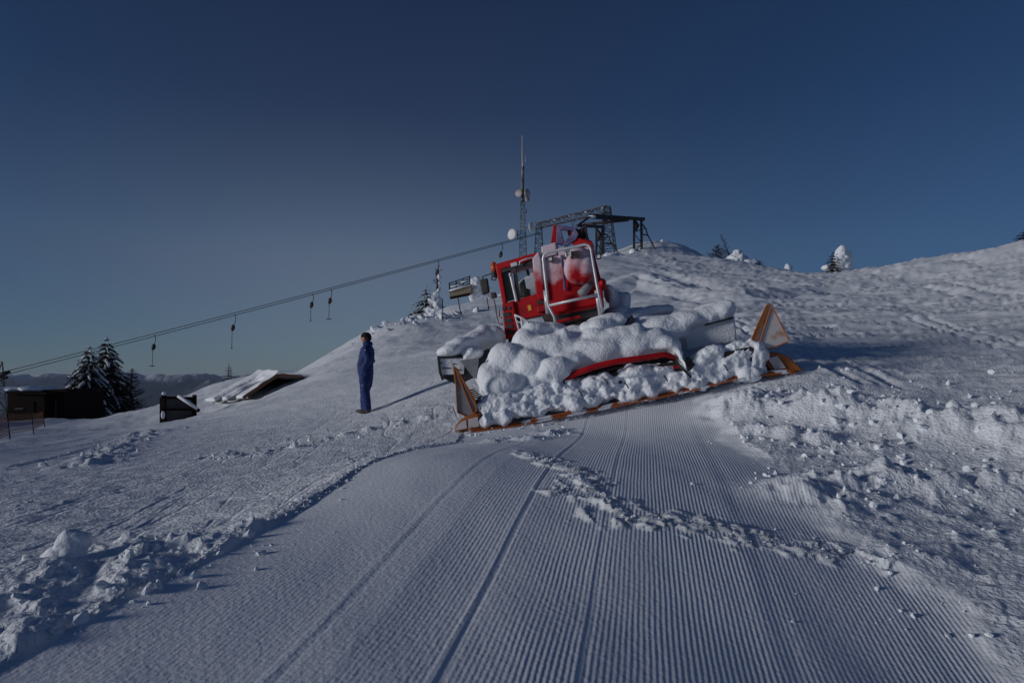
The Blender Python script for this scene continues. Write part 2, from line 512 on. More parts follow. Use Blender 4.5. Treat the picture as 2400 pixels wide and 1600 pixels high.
TRACKS = [(pl(a_), w_, d_, gap) for a_, w_, d_, gap in [
    ([(20, 1300), (160, 1262), (300, 1210), (420, 1150), (520, 1105)], .035, .022, 0), ([(60, 1330), (250, 1270), (400, 1190)], .03, .016, 0), ([(230, 1262), (360, 1190), (470, 1132)], .03, .02, .16),
    ([(420, 1290), (520, 1200), (640, 1140)], .03, .016, 0), ([(560, 1130), (700, 1182), (800, 1160)], .03, .015, 0), ([(640, 1190), (720, 1202), (830, 1150), (900, 1118)], .035, .014, 0),
    ([(300, 1240), (350, 1215), (430, 1165)], .03, .02, 0), ([(0, 1240), (150, 1190), (300, 1130)], .04, .018, .2), ([(0, 1180), (200, 1125), (420, 1072), (640, 1012)], .05, .02, .3),
    ([(120, 1160), (330, 1105), (560, 1040)], .05, .016, 0), ([(480, 1240), (540, 1160), (600, 1120), (700, 1110)], .03, .014, 0),
    ([(1640, 740), (1800, 792), (1950, 852), (2090, 915)], .09, .05, .55), ([(2120, 735), (2280, 785), (2420, 822)], .08, .04, .45), ([(1480, 640), (1600, 668), (1740, 684)], .2, .07, .9),
    ([(2420, 700), (2200, 668), (2000, 672)], .2, .06, 1.0), ([(900, 800), (1000, 775), (1120, 752)], .1, .05, .5), ([(0, 1060), (150, 1040), (300, 1010)], .12, .03, 1.4), ([(0, 1100), (140, 1070), (260, 1030)], .12, .03, 0)]]
UPT = pl([(1300, 705), (1500, 640), (1700, 690), (1900, 672), (2200, 620)])


def terrain(x, y):
    z = base_z(x, y)
    r = np.hypot(x, y)
    ins = inside(x, y, GROOM)
    dl, _ = dist_poly(x, y, LEFT_EDGE); dr, _ = dist_poly(x, y, RIGHT_EDGE)
    sl = np.where(ins, dl, -dl); sr = np.where(ins, dr, -dr)
    wob = 0.10 * fbm(x * 0.9, y * 0.9, 3, 40) + 0.05 * perlin(x * 4, y * 4, 43)
    gl = smooth(-0.05, 0.12, sl + 0.4 * wob); gr = smooth(-0.1, 0.30, sr + 1.3 * wob)
    groom = gl * gr * ins
    off = 1 - groom
    leftside = smooth(0.5, -1.5, x - 0.22 * y + 0.6)
    right = smooth(0.3, 2.2, x - 0.17 * y + 0.2)
    near = smooth(26, 10, r)
    # general roughness
    z = z + off * (0.012 + 0.026 * right * near) * fbm(x * 1.2, y * 1.7, 5, 1)
    z = z + off * right * near * 0.016 * np.maximum(0, fbm(x * 5, y * 6, 3, 9) - 0.15) * 2.0
    z = z + off * (1 - right) * 0.013 * fbm(x * 2.6, y * 2.6, 4, 21) * near
    # clods
    cl = perlin(x * 7, y * 7, 60) + 0.5 * perlin(x * 15, y * 15, 61)
    cm = smooth(0.1, 0.5, perlin(x * 0.5, y * 0.5, 62) + 0.25 * right)
    z = z + off * cm * np.maximum(0, cl - 0.42) * 0.05 * smooth(30, 12, r)
    # far slopes: drifts, wind ripples and mounds
    far = smooth(14, 30, r)
    z = z + far * (0.14 * fbm(x * 0.13, y * 0.13, 3, 5) - .10 + 0.09 * fbm(x * 0.5, y * 0.7, 5, 7))
    rip = 1 - np.abs(fbm(x * 0.28 + 0.3 * y * 0.2, y * 0.9, 3, 70))
    z = z + 0.10 * smooth(0.75, 1.0, rip) * smooth(8, 20, r) * right
    # bank added out of view on the left to cast shade on the road
    d, _p = dist_poly(x, y, SHADE); z = z + (2.7 + 0.9 * smooth(3.2, 4.3, _p)) * np.exp(-(d / 4.0) ** 2) * (1 + .25 * perlin(x * .2, y * .2, 33))
    d, _ = dist_poly(x, y, UPT); z = z + 0.16 * np.exp(-(d / 0.8) ** 2) - 0.22 * np.exp(-((d - 1.6) / 0.7) ** 2)
    for P_, w_, d_, gap in TRACKS:
        if w_ < .06: w_, d_ = w_ * .5, d_ * .27
        lo, hi = P_.min(0) - 2, P_.max(0) + 2
        k_ = np.nonzero((x > lo[0]) & (x < hi[0]) & (y > lo[1]) & (y < hi[1]))[0]
        if not len(k_): continue
        d, pr_ = dist_poly(x[k_], y[k_], P_)
        if gap: d = np.abs(d - gap / 2)
        e_ = np.minimum(smooth(0, .35, pr_), smooth(len(P_) - 1, len(P_) - 1.35, pr_))
        z[k_] += d_ * e_ * off[k_] * (-np.exp(-(d / w_) ** 2) + .45 * np.exp(-((d - 2 * w_) / w_) ** 2))
    # berms
    nz = fbm(x * 3.2, y * 3.2, 4, 11); nz2 = perlin(x * 1.1, y * 1.1, 12)
    z = z + 0.016 * np.exp(-((sl + 0.12) / 0.11) ** 2) * (0.8 + 0.9 * nz) * (1 - gr * 0) * smooth(0.3, 0, sl)
    d, _ = dist_poly(x, y, ROW1); z = z + 0.30 * np.exp(-(d / 0.48) ** 2) * np.clip(0.85 + 0.5 * nz2 + 0.35 * nz, 0.05, 2)
    d, _ = dist_poly(x, y, ROW2); z = z + 0.12 * np.exp(-(d / 0.28) ** 2) * np.clip(0.6 + 0.8 * nz, 0, 2)
    d, _ = dist_poly(x, y, ROW3); z = z + 0.19 * np.exp(-(d / 0.36) ** 2) * np.clip(0.8 + 0.5 * nz2 + 0.45 * nz, 0, 2)
    d, _ = dist_poly(x, y, ROW4); z = z + 0.05 * np.exp(-(d / 0.25) ** 2) * np.clip(0.4 + 1.2 * nz, 0, 2)
    d, _ = dist_poly(x, y, EDGE2); z = z + 0.10 * np.exp(-(d / 0.5) ** 2) * np.clip(0.6 + 0.9 * nz, 0, 2)
    d, _ = dist_poly(x, y, STEP); z = z + 0.06 * np.exp(-(d / 0.28) ** 2) * np.clip(0.5 + 1.2 * nz, 0, 2)
    dm, _ = dist_poly(x, y, MESS)
    mess = np.exp(-(dm / 0.55) ** 2) * off
    z = z + mess * (0.060 * fbm(x * 2.2 + y, y * 1.1 - x * 0.4, 4, 31) + 0.05 * np.maximum(0, cl - 0.2))
    dt, _ = dist_poly(x, y, TRAIL)
    tr = smooth(0.26, 0.02, dt + 0.16 * fbm(x * 4, y * 4, 2, 51)) * smooth(-0.05, 0.3, fbm(x * 5, y * 5, 3, 53) + 0.18)
    z = z + tr * (0.010 + 0.02 * np.maximum(0, nz))
    groom2 = groom * (1 - tr)
    # the piste itself: cut a little lower, faint swells and overlaps between passes
    z = z - groom * 0.010 + groom * 0.012 * fbm(x * 0.8, y * 0.5, 3, 81)
    u = (x - 0.196 * y) / 1.019
    for (uc, w, a) in [(-0.92, 0.016, 0.0036), (-1.62, 0.022, 0.0022), (0.72, 0.05, 0.002), (-0.30, 0.016, 0.002), (1.55, 0.05, 0.002)]:
        uu = u - uc - 0.03 * perlin(y * 0.35, y * 0 + uc, 90)
        z = z + groom * (-a * np.exp(-(uu / w) ** 2) + a * 0.9 * np.exp(-((uu + 2.2 * w) / (1.2 * w)) ** 2))
    return z, groom2, u, leftside * off * (1 - mess) * smooth(20, 12, r)


# polar sheet centred below the camera: fine in front, coarse behind
ang = np.concatenate([np.linspace(R(-52), R(52), 960), np.linspace(R(53.5), R(306.5), 130)])
rad = np.concatenate([[0.02, 0.5, 0.9], np.geomspace(1.3, 60, 640), np.geomspace(60.6, 260, 90)])
AA, RR = np.meshgrid(ang, rad)
X = (RR * np.sin(AA)).ravel(); Y = (RR * np.cos(AA)).ravel()
Z, GM, UU, LS = terrain(X, Y)
na, nr = len(ang), len(rad)
me = bpy.data.meshes.new('snow_slope')
me.vertices.add(len(X))
me.vertices.foreach_set('co', np.c_[X, Y, Z].ravel())
ii, jj = np.meshgrid(np.arange(nr - 1), np.arange(na), indexing='ij')
j2 = (jj + 1) % na
quads = np.stack([ii * na + jj, (ii + 1) * na + jj, (ii + 1) * na + j2, ii * na + j2], -1).reshape(-1, 4)
nq = len(quads)
me.loops.add(nq * 4); me.polygons.add(nq)
me.loops.foreach_set('vertex_index', quads.ravel().astype(np.int32))
me.polygons.foreach_set('loop_start', np.arange(nq, dtype=np.int32) * 4)
me.polygons.foreach_set('use_smooth', np.ones(nq, bool))
me.update(calc_edges=True); me.validate()
for nm, arr in (('groom', GM), ('across', UU), ('skied', LS)):
    a_ = me.attributes.new(nm, 'FLOAT', 'POINT'); a_.data.foreach_set('value', arr.astype(np.float32))
if me.polygons[nq // 2].normal.z < 0: me.flip_normals()
slope = bpy.data.objects.new('snow_slope', me); col.objects.link(slope)
tag(slope, kind='structure')

m, nt, p = new_mat('slope_snow')
N = nt.nodes; Lk = nt.links.new
p.inputs['Base Color'].default_value = (*SNOW, 1)
p.inputs['Roughness'].default_value = 0.75
p.inputs['Specular IOR Level'].default_value = 0.2


def node(t, **k):
    n = N.new(t)
    for a, b in k.items(): setattr(n, a, b)
    return n


def mth(op, a, b=None):
    n = node('ShaderNodeMath', operation=op)
    for i, q in enumerate((a, b)):
        if q is None: continue
        if isinstance(q, (int, float)): n.inputs[i].default_value = q
        else: Lk(q, n.inputs[i])
    return n.outputs[0]


def attr(nm): return node('ShaderNodeAttribute', attribute_name=nm).outputs['Fac']


def noise(scale, detail=4, sx=1, sy=1, rot=0, dist=0.0):
    tc = node('ShaderNodeTexCoord'); mp = node('ShaderNodeMapping')
    mp.inputs['Scale'].default_value = (sx, sy, 1); mp.inputs['Rotation'].default_value = (0, 0, rot)
    n = node('ShaderNodeTexNoise'); n.inputs['Scale'].default_value = scale; n.inputs['Detail'].default_value = detail
    n.inputs['Distortion'].default_value = dist
    Lk(tc.outputs['Object'], mp.inputs[0]); Lk(mp.outputs[0], n.inputs['Vector'])
    return n.outputs['Fac']


g = attr('groom'); sk_ = attr('skied')
offm = mth('SUBTRACT', 1.0, g)
wob_ = mth('MULTIPLY', noise(2.2, 3, 1, 0.5, 0.19), 0.022)
wave = mth('SINE', mth('MULTIPLY', mth('ADD', attr('across'), wob_), 2 * math.pi / 0.030))
leftp = node('ShaderNodeMapRange'); Lk(attr('across'), leftp.inputs[0]); leftp.inputs[1].default_value = -1.5; leftp.inputs[2].default_value = -0.55; leftp.inputs[3].default_value = 0.16; leftp.inputs[4].default_value = 1.0
ampn = mth('MULTIPLY', mth('ADD', mth('MULTIPLY', noise(1.6, 3, 1, 0.35, 0.19), 1.7), -0.25), 1.0)
ampn = mth('MULTIPLY', mth('MAXIMUM', ampn, 0.12), leftp.outputs[0])
h = mth('MULTIPLY', mth('MULTIPLY', wave, ampn), mth('MULTIPLY', g, 0.0018))
h = mth('ADD', h, mth('MULTIPLY', noise(28, 6), mth('ADD', mth('MULTIPLY', offm, 0.016), 0.006)))
h = mth('ADD', h, mth('MULTIPLY', noise(7, 5), mth('MULTIPLY', offm, 0.012)))
h = mth('ADD', h, mth('MULTIPLY', noise(1.3, 8, 0.16, 1.0, -0.35, 0.3), mth('MULTIPLY', offm, 0.10)))
h = mth('ADD', h, mth('MULTIPLY', noise(3.2, 5, 0.10, 1.0, -0.75, 0.15), mth('MULTIPLY', sk_, 0.05)))
# old ski tracks: thin creases
for (s_, sx, sy, rt, a_) in [(1.5, 1, 0.16, 0.95, 0.010), (1.1, 0.2, 1, 0.30, 0.007)]:
    cr = mth('ABSOLUTE', mth('SUBTRACT', noise(s_, 1.5, sx, sy, rt, 0.5), 0.5))
    cr = mth('MINIMUM', mth('MULTIPLY', cr, 28.0), 1.0)
    h = mth('ADD', h, mth('MULTIPLY', cr, mth('MULTIPLY', sk_, a_)))
bp = node('ShaderNodeBump'); bp.inputs['Distance'].default_value = 1.0; bp.inputs['Strength'].default_value = 1.0
Lk(h, bp.inputs['Height']); Lk(bp.outputs[0], p.inputs['Normal'])
me.materials.append(m)


def tz(x, y): return float(terrain(np.array([x]), np.array([y]))[0][0])


def G(px, py):
    q, d = ground_at(px, py)
    return Vector((q.x, q.y, tz(q.x, q.y))), d


# loose crumbs: too many to count
mb = MB()


_cr = []
def scatter(P, n, w, s0, s1):
    seg = np.hypot(*(P[1:] - P[:-1]).T); cs = np.r_[0, np.cumsum(seg)]
    for _ in range(n):
        t = random.uniform(0, cs[-1]); i = min(int(np.searchsorted(cs, t)) - 1, len(P) - 2); i = max(i, 0)
        q = P[i] + (P[i + 1] - P[i]) * ((t - cs[i]) / (seg[i] + 1e-9))
        _cr.append((q[0] + random.gauss(0, w), q[1] + random.gauss(0, w), s0 + (s1 - s0) * random.random() ** 3))


scatter(TRAIL, 220, 0.08, 0.004, 0.016)
scatter(pl([(860, 782), (940, 756), (1000, 745), (1080, 730)]), 70, 0.7, 0.05, 0.26)
scatter(LEFT_EDGE[2:], 420, 0.10, 0.004, 0.018)
scatter(ROW1, 110, 0.45, 0.008, 0.07)
scatter(ROW2, 90, 0.4, 0.008, 0.045)
scatter(ROW3, 110, 0.45, 0.008, 0.04)
scatter(ROW4, 120, 0.18, 0.006, 0.03)
scatter(MESS, 130, 0.32, 0.006, 0.045)
scatter(pl([(1100, 1018), (1250, 996), (1400, 966), (1550, 936), (1700, 902)]), 260, 0.10, 0.006, 0.035)
scatter(EDGE2, 60, 0.5, 0.02, 0.07)
scatter(STEP, 90, 0.4, 0.01, 0.04)
for _ in range(420):
    px = random.uniform(1750, 2420); py = random.uniform(860, 1120)
    q, _d = ground_at(px, py, 2, 60, 300); _cr.append((q.x, q.y, 0.005 + 0.05 * random.random() ** 6))
for _ in range(140):
    px = random.uniform(1500, 2400); py = random.uniform(1100, 1500)
    q, _d = ground_at(px, py, 2, 60, 300)
    if px > 1850 + (1500 - py) * -.4: _cr.append((q.x, q.y, 0.003 + 0.018 * random.random() ** 4))
_cx = np.array([c[0] for c in _cr]); _cy = np.array([c[1] for c in _cr])
_cz = terrain(_cx, _cy)[0]
for (x, y, s), z in zip(_cr, _cz):
    mb.blob((x, y, z + s * 0.25), (s * random.uniform(.7, 1.6), s * random.uniform(.6, 1.3), s * random.uniform(.4, .9)), 1, Matrix.Rotation(random.uniform(0, 3.1), 3, (random.random(), random.random(), random.random() + .1)), 0.32)
tag(mb.build('snow_crumbs', M['snow'], None, False), kind='stuff')

# big broken block thrown up left of the piste, and a lone lump on the slope
def snow_lump(px, py, blobs, label, seed, voxel=0.015):
    q, d = G(px, py)
    k = d / FPX
    b = MB()
    for (ox, oy, rx, ry, rd) in blobs:
        b.blob(q + RT * (ox * k) + Vector((0, 0, -oy * k)), (rx * k, rd * k, ry * k), 3)
    t = b.build('snow_chunk', M['snow'], None, True)
    t.location = q
    t.data.transform(Matrix.Translation(-q))
    lumpy(t, voxel, 0.03, 9, seed, 0.04, 3.0)
    return tag(t, label, 'snow chunk')


snow_lump(165, 1300, [(0, -25, 30, 36, 30), (-12, -5, 45, 26, 36), (18, -42, 18, 20, 20), (-50, 12, 50, 14, 30), (-20, 20, 60, 14, 30)], 'large upright block of snow with a long shadow, left of the groomed piste', 3)
snow_lump(300, 1272, [(0, -8, 16, 12, 14), (-12, 8, 26, 14, 20)], 'rounded snow lump right behind the shadow of the largest block', 5)
snow_lump(688, 1052, [(0, -6, 8, 8, 8), (-3, -2, 10, 6, 8)], 'small pale snow cube alone on the smooth slope left of the piste', 6, 0.02)
snow_lump(2235, 985, [(0, -8, 15, 16, 14), (4, 2, 22, 12, 18)], 'tall snow lump on top of the long snow ridge at right', 7, 0.02)

# ================================================================== snow groomer
YM = Vector((0.14, 1.0, 0.10)).normalized()          # its heading, up the slope and away


def L3(px, py, d): return at(px, py, d)


def dep(px, d):
    """the cab is turned a little: its rear face looks left of the camera"""
    return d * (1 - 0.30 * (px - 1300) / FPX) if 12.2 < d < 14.6 and 1110 < px < 1420 else d


def slab(mb_, pts, d, th):
    """outline at distance d, th metres deep along the machine"""
    mb_.prism([at(a, b, dep(a, d)) for a, b in pts], YM * th)


def ln(mb_, pts, r, n=8):
    mb_.tube([at(x_, y_, dep(x_, d_)) for x_, y_, d_ in pts], r, n)


groot = thing('snow_groomer', 'red snow groomer standing across the slope, its rear tiller and deck buried in snow', 'snow groomer', gpt(1400, 12.6))

# --- cab body
DC = 12.9
b = MB()
slab(b, [(1160, 619), (1172, 616), (1188, 712), (1178, 714)], DC, 0.18)                      # left corner post
slab(b, [(1160, 619), (1262, 590), (1264, 604), (1163, 634)], DC, 1.55)                      # roof
slab(b, [(1178, 712), (1268, 685), (1287, 735), (1216, 750), (1186, 757)], DC, 1.6)          # lower body
slab(b, [(1176, 712), (1203, 706), (1216, 778), (1184, 797)], DC - 0.06, 0.5)                # grille column
slab(b, [(1246, 630), (1262, 600), (1285, 735), (1262, 690)], DC - 0.02, 0.3)                # post beside the rear unit
b.build('cab', M['red'], groot, bevel=0.02)
b = MB()
slab(b, [(1268, 606), (1392, 574), (1402, 650), (1412, 712), (1288, 738)], DC - 0.05, 0.75)
rear_unit = b.build('rear_panel', M['frost_red'], groot, bevel=0.04)
b = MB()
b.blob(at(1352, 628, dep(1352, DC) - 0.10), (0.25, 0.25, 0.33), 3, Matrix.Rotation(R(8), 3, 'Y'))
b.blob(at(1372, 632, dep(1372, DC) - 0.10), (0.19, 0.24, 0.27), 3, Matrix.Rotation(R(8), 3, 'Y'))
b.blob(at(1356, 600, dep(1356, DC) - 0.02), (0.24, 0.24, 0.16), 3)
o = b.build('snow_covered_tank', M['frost_red'], groot, True); lumpy(o, 0.025, 0.012, 5, 4)
tag(o, 'rounded red tank half covered with pinkish frost')
b = MB()
slab(b, [(1247, 606), (1262, 588), (1268, 607), (1278, 700), (1262, 704), (1256, 690)], DC - 0.16, 0.12)
b.build('corner_fairing', M['frost_red'], groot, bevel=0.03)
b = MB()
slab(b, [(1268, 577), (1303, 567), (1306, 596), (1270, 606)], DC - 0.1, 0.6)
b.build('roof_box', M['frost_red'], groot, bevel=0.03)
# windows of the cab
b = MB(); slab(b, [(1171, 633), (1196, 626), (1206, 702), (1181, 709)], DC + 0.05, 0.03)
b.build('dark_window', M['dglass'], groot)
b = MB(); slab(b, [(1206, 626), (1247, 614), (1262, 690), (1217, 701)], DC + 0.04, 0.012)
wn_ = b.build('rear_window', M['glass'], groot)
b = MB(); ln(b, [(1196, 640, DC - 0.01), (1211, 706, DC - 0.01)], 0.032); b.build('grab_rail', M['steel'], groot)
b = MB(); slab(b, [(1201, 626), (1208, 624), (1220, 702), (1211, 704)], DC, 0.09)
slab(b, [(1170, 633), (1247, 610), (1248, 617), (1171, 641)], DC + 0.01, 0.1)
b.build('window_frame', M['black'], groot)
b = MB(); slab(b, [(1216, 664), (1228, 652), (1236, 694), (1220, 698)], DC + 0.5, 0.12)
slab(b, [(1224, 679), (1238, 675), (1241, 696), (1226, 700)], DC + 0.45, 0.35)
b.build('driver_seat', M['black'], groot, bevel=0.03)
b = MB(); ln(b, [(1172, 626, DC + 1.5), (1180, 700, DC + 1.5)], 0.05); ln(b, [(1262, 604, DC + 1.5), (1270, 690, DC + 1.5)], 0.05)
separate(b.build('front_post', M['red'], groot))
b = MB(); slab(b, [(1164, 622), (1247, 598), (1247, 612), (1166, 634)], DC + 0.3, 0.3)
b.build('headliner', M['dark'], groot)
b = MB(); ln(b, [(1236, 632, DC + 0.9), (1239, 646, DC + 0.9)], 0.03); b.build('interior_mirror', M['black'], groot)
b = MB(); b.blob(at(1195, 645, dep(1195, DC) - 0.05), 0.022, 2); b.build('work_light', M['white'], groot, True)
b = MB(); slab(b, [(1196, 617), (1211, 613), (1213, 622), (1198, 626)], DC - 0.03, 0.05); b.build('roof_lamp', M['lens'], groot, bevel=0.01)
b = MB(); ln(b, [(1217, 622, DC - .05), (1219, 613, DC - .05), (1230, 608, DC - .05), (1254, 602, DC - .05)], 0.018); b.build('roof_rail', M['steel'], groot, True)
# grille openings
for (x, y, w_, h_) in [(1182, 723, 8, 9), (1194, 722, 7, 7), (1188, 737, 17, 10), (1191, 751, 17, 10), (1194.5, 765, 17, 10), (1198, 778, 17, 10)]:
    b = MB(); slab(b, [(x - w_ / 2 - 1, y - h_ / 2 + 2), (x + w_ / 2 - 1, y - h_ / 2 - 1), (x + w_ / 2 + 1, y + h_ / 2 - 2), (x - w_ / 2 + 1, y + h_ / 2 + 1)], DC - 0.075, 0.02)
    b.build('vent', M['black'], groot, bevel=0.006)
b = MB(); slab(b, [(1236, 716), (1244, 714), (1246, 726), (1239, 728)], DC - 0.012, 0.012); b.build('sticker', M['yellow'], groot)
b = MB(); slab(b, [(1258, 706), (1276, 701), (1279, 709), (1261, 714)], DC - 0.02, 0.03); b.build('door_handle', M['black'], groot)
b = MB(); slab(b, [(1258, 718), (1282, 712), (1284, 727), (1260, 733)], DC - 0.08, 0.1); b.build('tail_light', M['red'], groot, bevel=0.02)
# dark underside and chassis
b = MB(); slab(b, [(1268, 738), (1402, 706), (1412, 742), (1410, 775), (1300, 795), (1285, 770)], DC - 0.02, 1.2)
slab(b, [(1190, 790), (1300, 762), (1310, 820), (1200, 850)], DC + 0.15, 1.2)
b.build('chassis', M['dark'], groot)
b = MB(); ln(b, [(1292, 738, DC - 0.12), (1340, 730, DC - 0.12), (1404, 716, DC - 0.12)], 0.02); ln(b, [(1300, 756, DC - .14), (1360, 742, DC - .14)], 0.03)
b.build('cross_member', M['red'], groot)
# winch frame on the roof
b = MB()
slab(b, [(1290, 568), (1296, 527), (1306, 526), (1304, 570)], DC + 0.05, 0.5)
b.build('boom_tower', M['red'], groot, bevel=0.015)
b = MB()
slab(b, [(1303, 570), (1305, 527), (1348, 533), (1352, 541), (1314, 538), (1322, 566), (1316, 574)], DC - 0.02, 0.14)
slab(b, [(1318, 574), (1322, 566), (1340, 549), (1348, 534), (1356, 548), (1350, 562), (1334, 572), (1326, 577)], DC - 0.04, 0.14)
b.build('boom_brace', M['purple'], groot, bevel=0.012)
b = MB()
slab(b, [(1329, 541), (1340, 540), (1338, 550), (1332, 553)], DC + 0.1, 0.2)
slab(b, [(1340, 562), (1352, 556), (1388, 566), (1394, 580), (1352, 576), (1342, 572)], DC - 0.01, 0.25)
b.build('boom_foot', M['red'], groot, bevel=0.015)
b = MB()
for k in range(14):
    b.blob(at(1358 + random.uniform(-10, 14), 558 + random.uniform(-18, 14), dep(1360, DC) + 0.1), (.05, .05, .05), 1, None, .3)
ln(b, [(1350, 548, DC + .1), (1372, 530, DC + .1), (1378, 575, DC + .1)], 0.035)
b.build('winch_pulley', M['dark'], groot)
# white guard hoop behind the cab
b = MB()
ln(b, [(1303, 765, 12.5), (1299, 742, 12.5), (1285, 716, 12.5), (1273, 606, 12.5), (1275, 598, 12.5), (1284, 592, 12.5), (1370, 573, 12.5), (1380, 575, 12.5), (1385, 584, 12.5), (1399, 668, 12.5), (1404, 692, 12.5), (1413, 732, 12.5)], 0.027, 10)
ln(b, [(1287, 716, 12.5), (1402, 690, 12.5)], 0.027, 10)
ln(b, [(1279, 680, 12.55), (1285, 735, 12.6)], 0.05, 8)
ln(b, [(1398, 680, 12.55), (1408, 740, 12.65)], 0.042, 8)
b.build('guard_hoop', M['steel'], groot, True)
# lamps on the rear panel
for (x, y) in [(1290, 607), (1403, 601)]:
    b = MB(); slab(b, [(x - 7, y - 5), (x + 5, y - 8), (x + 7, y + 5), (x - 5, y + 8)], DC - 0.15, 0.07)
    lp = b.build('work_lamp', M['black'], groot, bevel=0.012)
    b = MB(); slab(b, [(x - 4.3, y - 2.6), (x + 3, y - 4.8), (x + 4.4, y + 2.6), (x - 3, y + 4.6)], DC - 0.165, 0.02)
    b.build('lamp_lens', M['lens'], lp)
b = MB(); slab(b, [(1323, 588), (1336, 585), (1338, 599), (1325, 602)], DC - 0.36, 0.015); pt_ = b.build('number_plate', M['white'], groot)
b = MB()
for yy in (590.5, 594, 597.5): slab(b, [(1327, yy), (1334, yy - 1.6), (1334.3, yy - .2), (1327.3, yy + 1.4)], DC - 0.367, 0.01)
slab(b, [(1326.5, 590), (1328, 589.6), (1330, 600), (1328.4, 600.4)], DC - 0.367, 0.01)
b.build('plate_lettering', M['dark'], pt_)
b = MB()
for k in range(4): slab(b, [(1337, 589 + k * 5), (1356, 587 + k * 5), (1359, 590 + k * 5), (1338, 592 + k * 5)], DC - 0.33, 0.03)
b.build('louvre', M['dark'], groot)
b = MB(); ln(b, [(1360, 689, DC - .12), (1368, 683, DC - .15), (1378, 672, DC - .12), (1384, 665, DC - .06)], [0.075, 0.085, 0.075, 0.06], 12)
b.build('air_hose', M['grey'], groot, True)
b = MB(); b.blob(at(1408, 668, dep(1408, DC) + 0.1), (0.10, 0.3, 0.12), 3); b.build('side_lamp_housing', M['red'], groot, True)
b = MB(); slab(b, [(1378, 578), (1388, 574), (1410, 660), (1416, 720), (1402, 722), (1396, 660)], DC - 0.07, 0.8); b.build('side_panel', M['red'], groot, bevel=0.02)
b = MB(); ln(b, [(1316, 598, DC - .14), (1322, 640, DC - .14), (1324, 680, DC - .1)], 0.025); b.build('seam_strip', M['purple'], groot)
b = MB(); slab(b, [(1307, 582), (1322, 578), (1325, 602), (1311, 606)], DC - 0.12, 0.06); b.build('hinge_cover', M['frost_red'], groot, bevel=0.01)
# beacon and mirrors
b = MB(); b.tube([at(1158, 640, dep(1158, DC) + .1), at(1156, 616, dep(1158, DC) + .1)], [.055, .05], 14); b.blob(at(1156, 617, dep(1158, DC) + .1), (.05, .05, .03), 2)
bc = b.build('beacon', M['amber'], groot, True)
b = MB(); b.tube([at(1160, 650, dep(1158, DC) + .1), at(1158, 636, dep(1158, DC) + .1)], .06, 14); b.build('beacon_base', M['black'], bc)
b = MB(); slab(b, [(1123, 656), (1142, 651), (1147, 686), (1129, 692)], DC + 0.35, 0.10)
mr = b.build('side_mirror', M['black'], groot, bevel=0.03)
b = MB(); ln(b, [(1132, 655, DC + .4), (1131, 648, DC + .4), (1152, 641, DC + .3), (1166, 637, DC + .2)], 0.014); b.build('mirror_arm', M['dark'], mr)
b = MB(); slab(b, [(1149, 687), (1160, 684), (1164, 694), (1162, 698), (1152, 699)], DC + 0.3, 0.12); mr = b.build('wide_angle_mirror', M['black'], groot, bevel=0.03)
b = MB(); ln(b, [(1143, 693, DC + .35), (1152, 699, DC + .3), (1158, 704, DC + .25), (1164, 742, DC + .15), (1168, 757, DC + .1), (1177, 760, DC)], 0.02, 8); b.build('mirror_arm', M['grey'], mr, True)
b = MB(); ln(b, [(1153, 645, DC + .2), (1152, 655, DC + .2), (1160, 657, DC + .2), (1164, 650, DC + .1)], 0.013); b.build('grab_handle', M['dark'], groot)
b = MB(); ln(b, [(1170, 726, DC + .05), (1170, 743, DC + .05), (1176, 744, DC)], 0.016); b.build('door_catch', M['grey'], groot)
# ladder half buried at the left
b = MB(); ln(b, [(1207, 738, 12.5), (1218, 778, 12.5)], 0.018); ln(b, [(1207, 738, 12.5), (1222, 744, 12.4), (1226, 772, 12.4)], 0.022); ln(b, [(1211, 752, 12.5), (1224, 758, 12.4)], .012); ln(b, [(1222, 744, 12.4), (1240, 756, 12.2)], .02)
b.build('step_ladder', M['steel'], groot)
# --- tracks
b = MB(); slab(b, [(1026, 838), (1092, 836), (1104, 850), (1096, 893), (1066, 900), (1036, 886)], 12.0, 3.2)
b.build('track', M['black'], groot, bevel=0.03)
b = MB(); slab(b, [(1029, 841), (1090, 838), (1086, 876), (1034, 878)], 11.97, 0.05); tr_ = b.build('mud_flap', M['track'], groot)
b = MB()
for (x, y, w_) in [(1045, 862, 9), (1034, 850, 2), (1062, 852, 3), (1076, 866, 4)]: slab(b, [(x - w_, y), (x + w_, y - 1), (x + w_, y + 1.5), (x - w_, y + 2)], 11.955, 0.02)
separate(b.build('bolt_mark', M['dark'], tr_))
b = MB(); ln(b, [(1027, 834, 11.95), (1031, 872, 11.95), (1038, 890, 11.97)], 0.022); ln(b, [(1027, 836, 11.95), (1092, 837, 11.95)], 0.015); b.build('track_edge', M['black'], groot)
b = MB(); slab(b, [(1600, 770), (1722, 738), (1728, 802), (1690, 806), (1610, 822)], 12.2, 3.0); b.build('track', M['snow'], groot, bevel=0.03)
b = MB(); slab(b, [(1652, 759), (1718, 743), (1719, 747), (1653, 763)], 12.14, 0.1); b.build('track_edge', M['black'], groot)
b = MB(); slab(b, [(1079, 845), (1121, 838), (1118, 880), (1112, 888)], 11.6, 0.06); b.build('hinged_plate', M['grey'], groot)
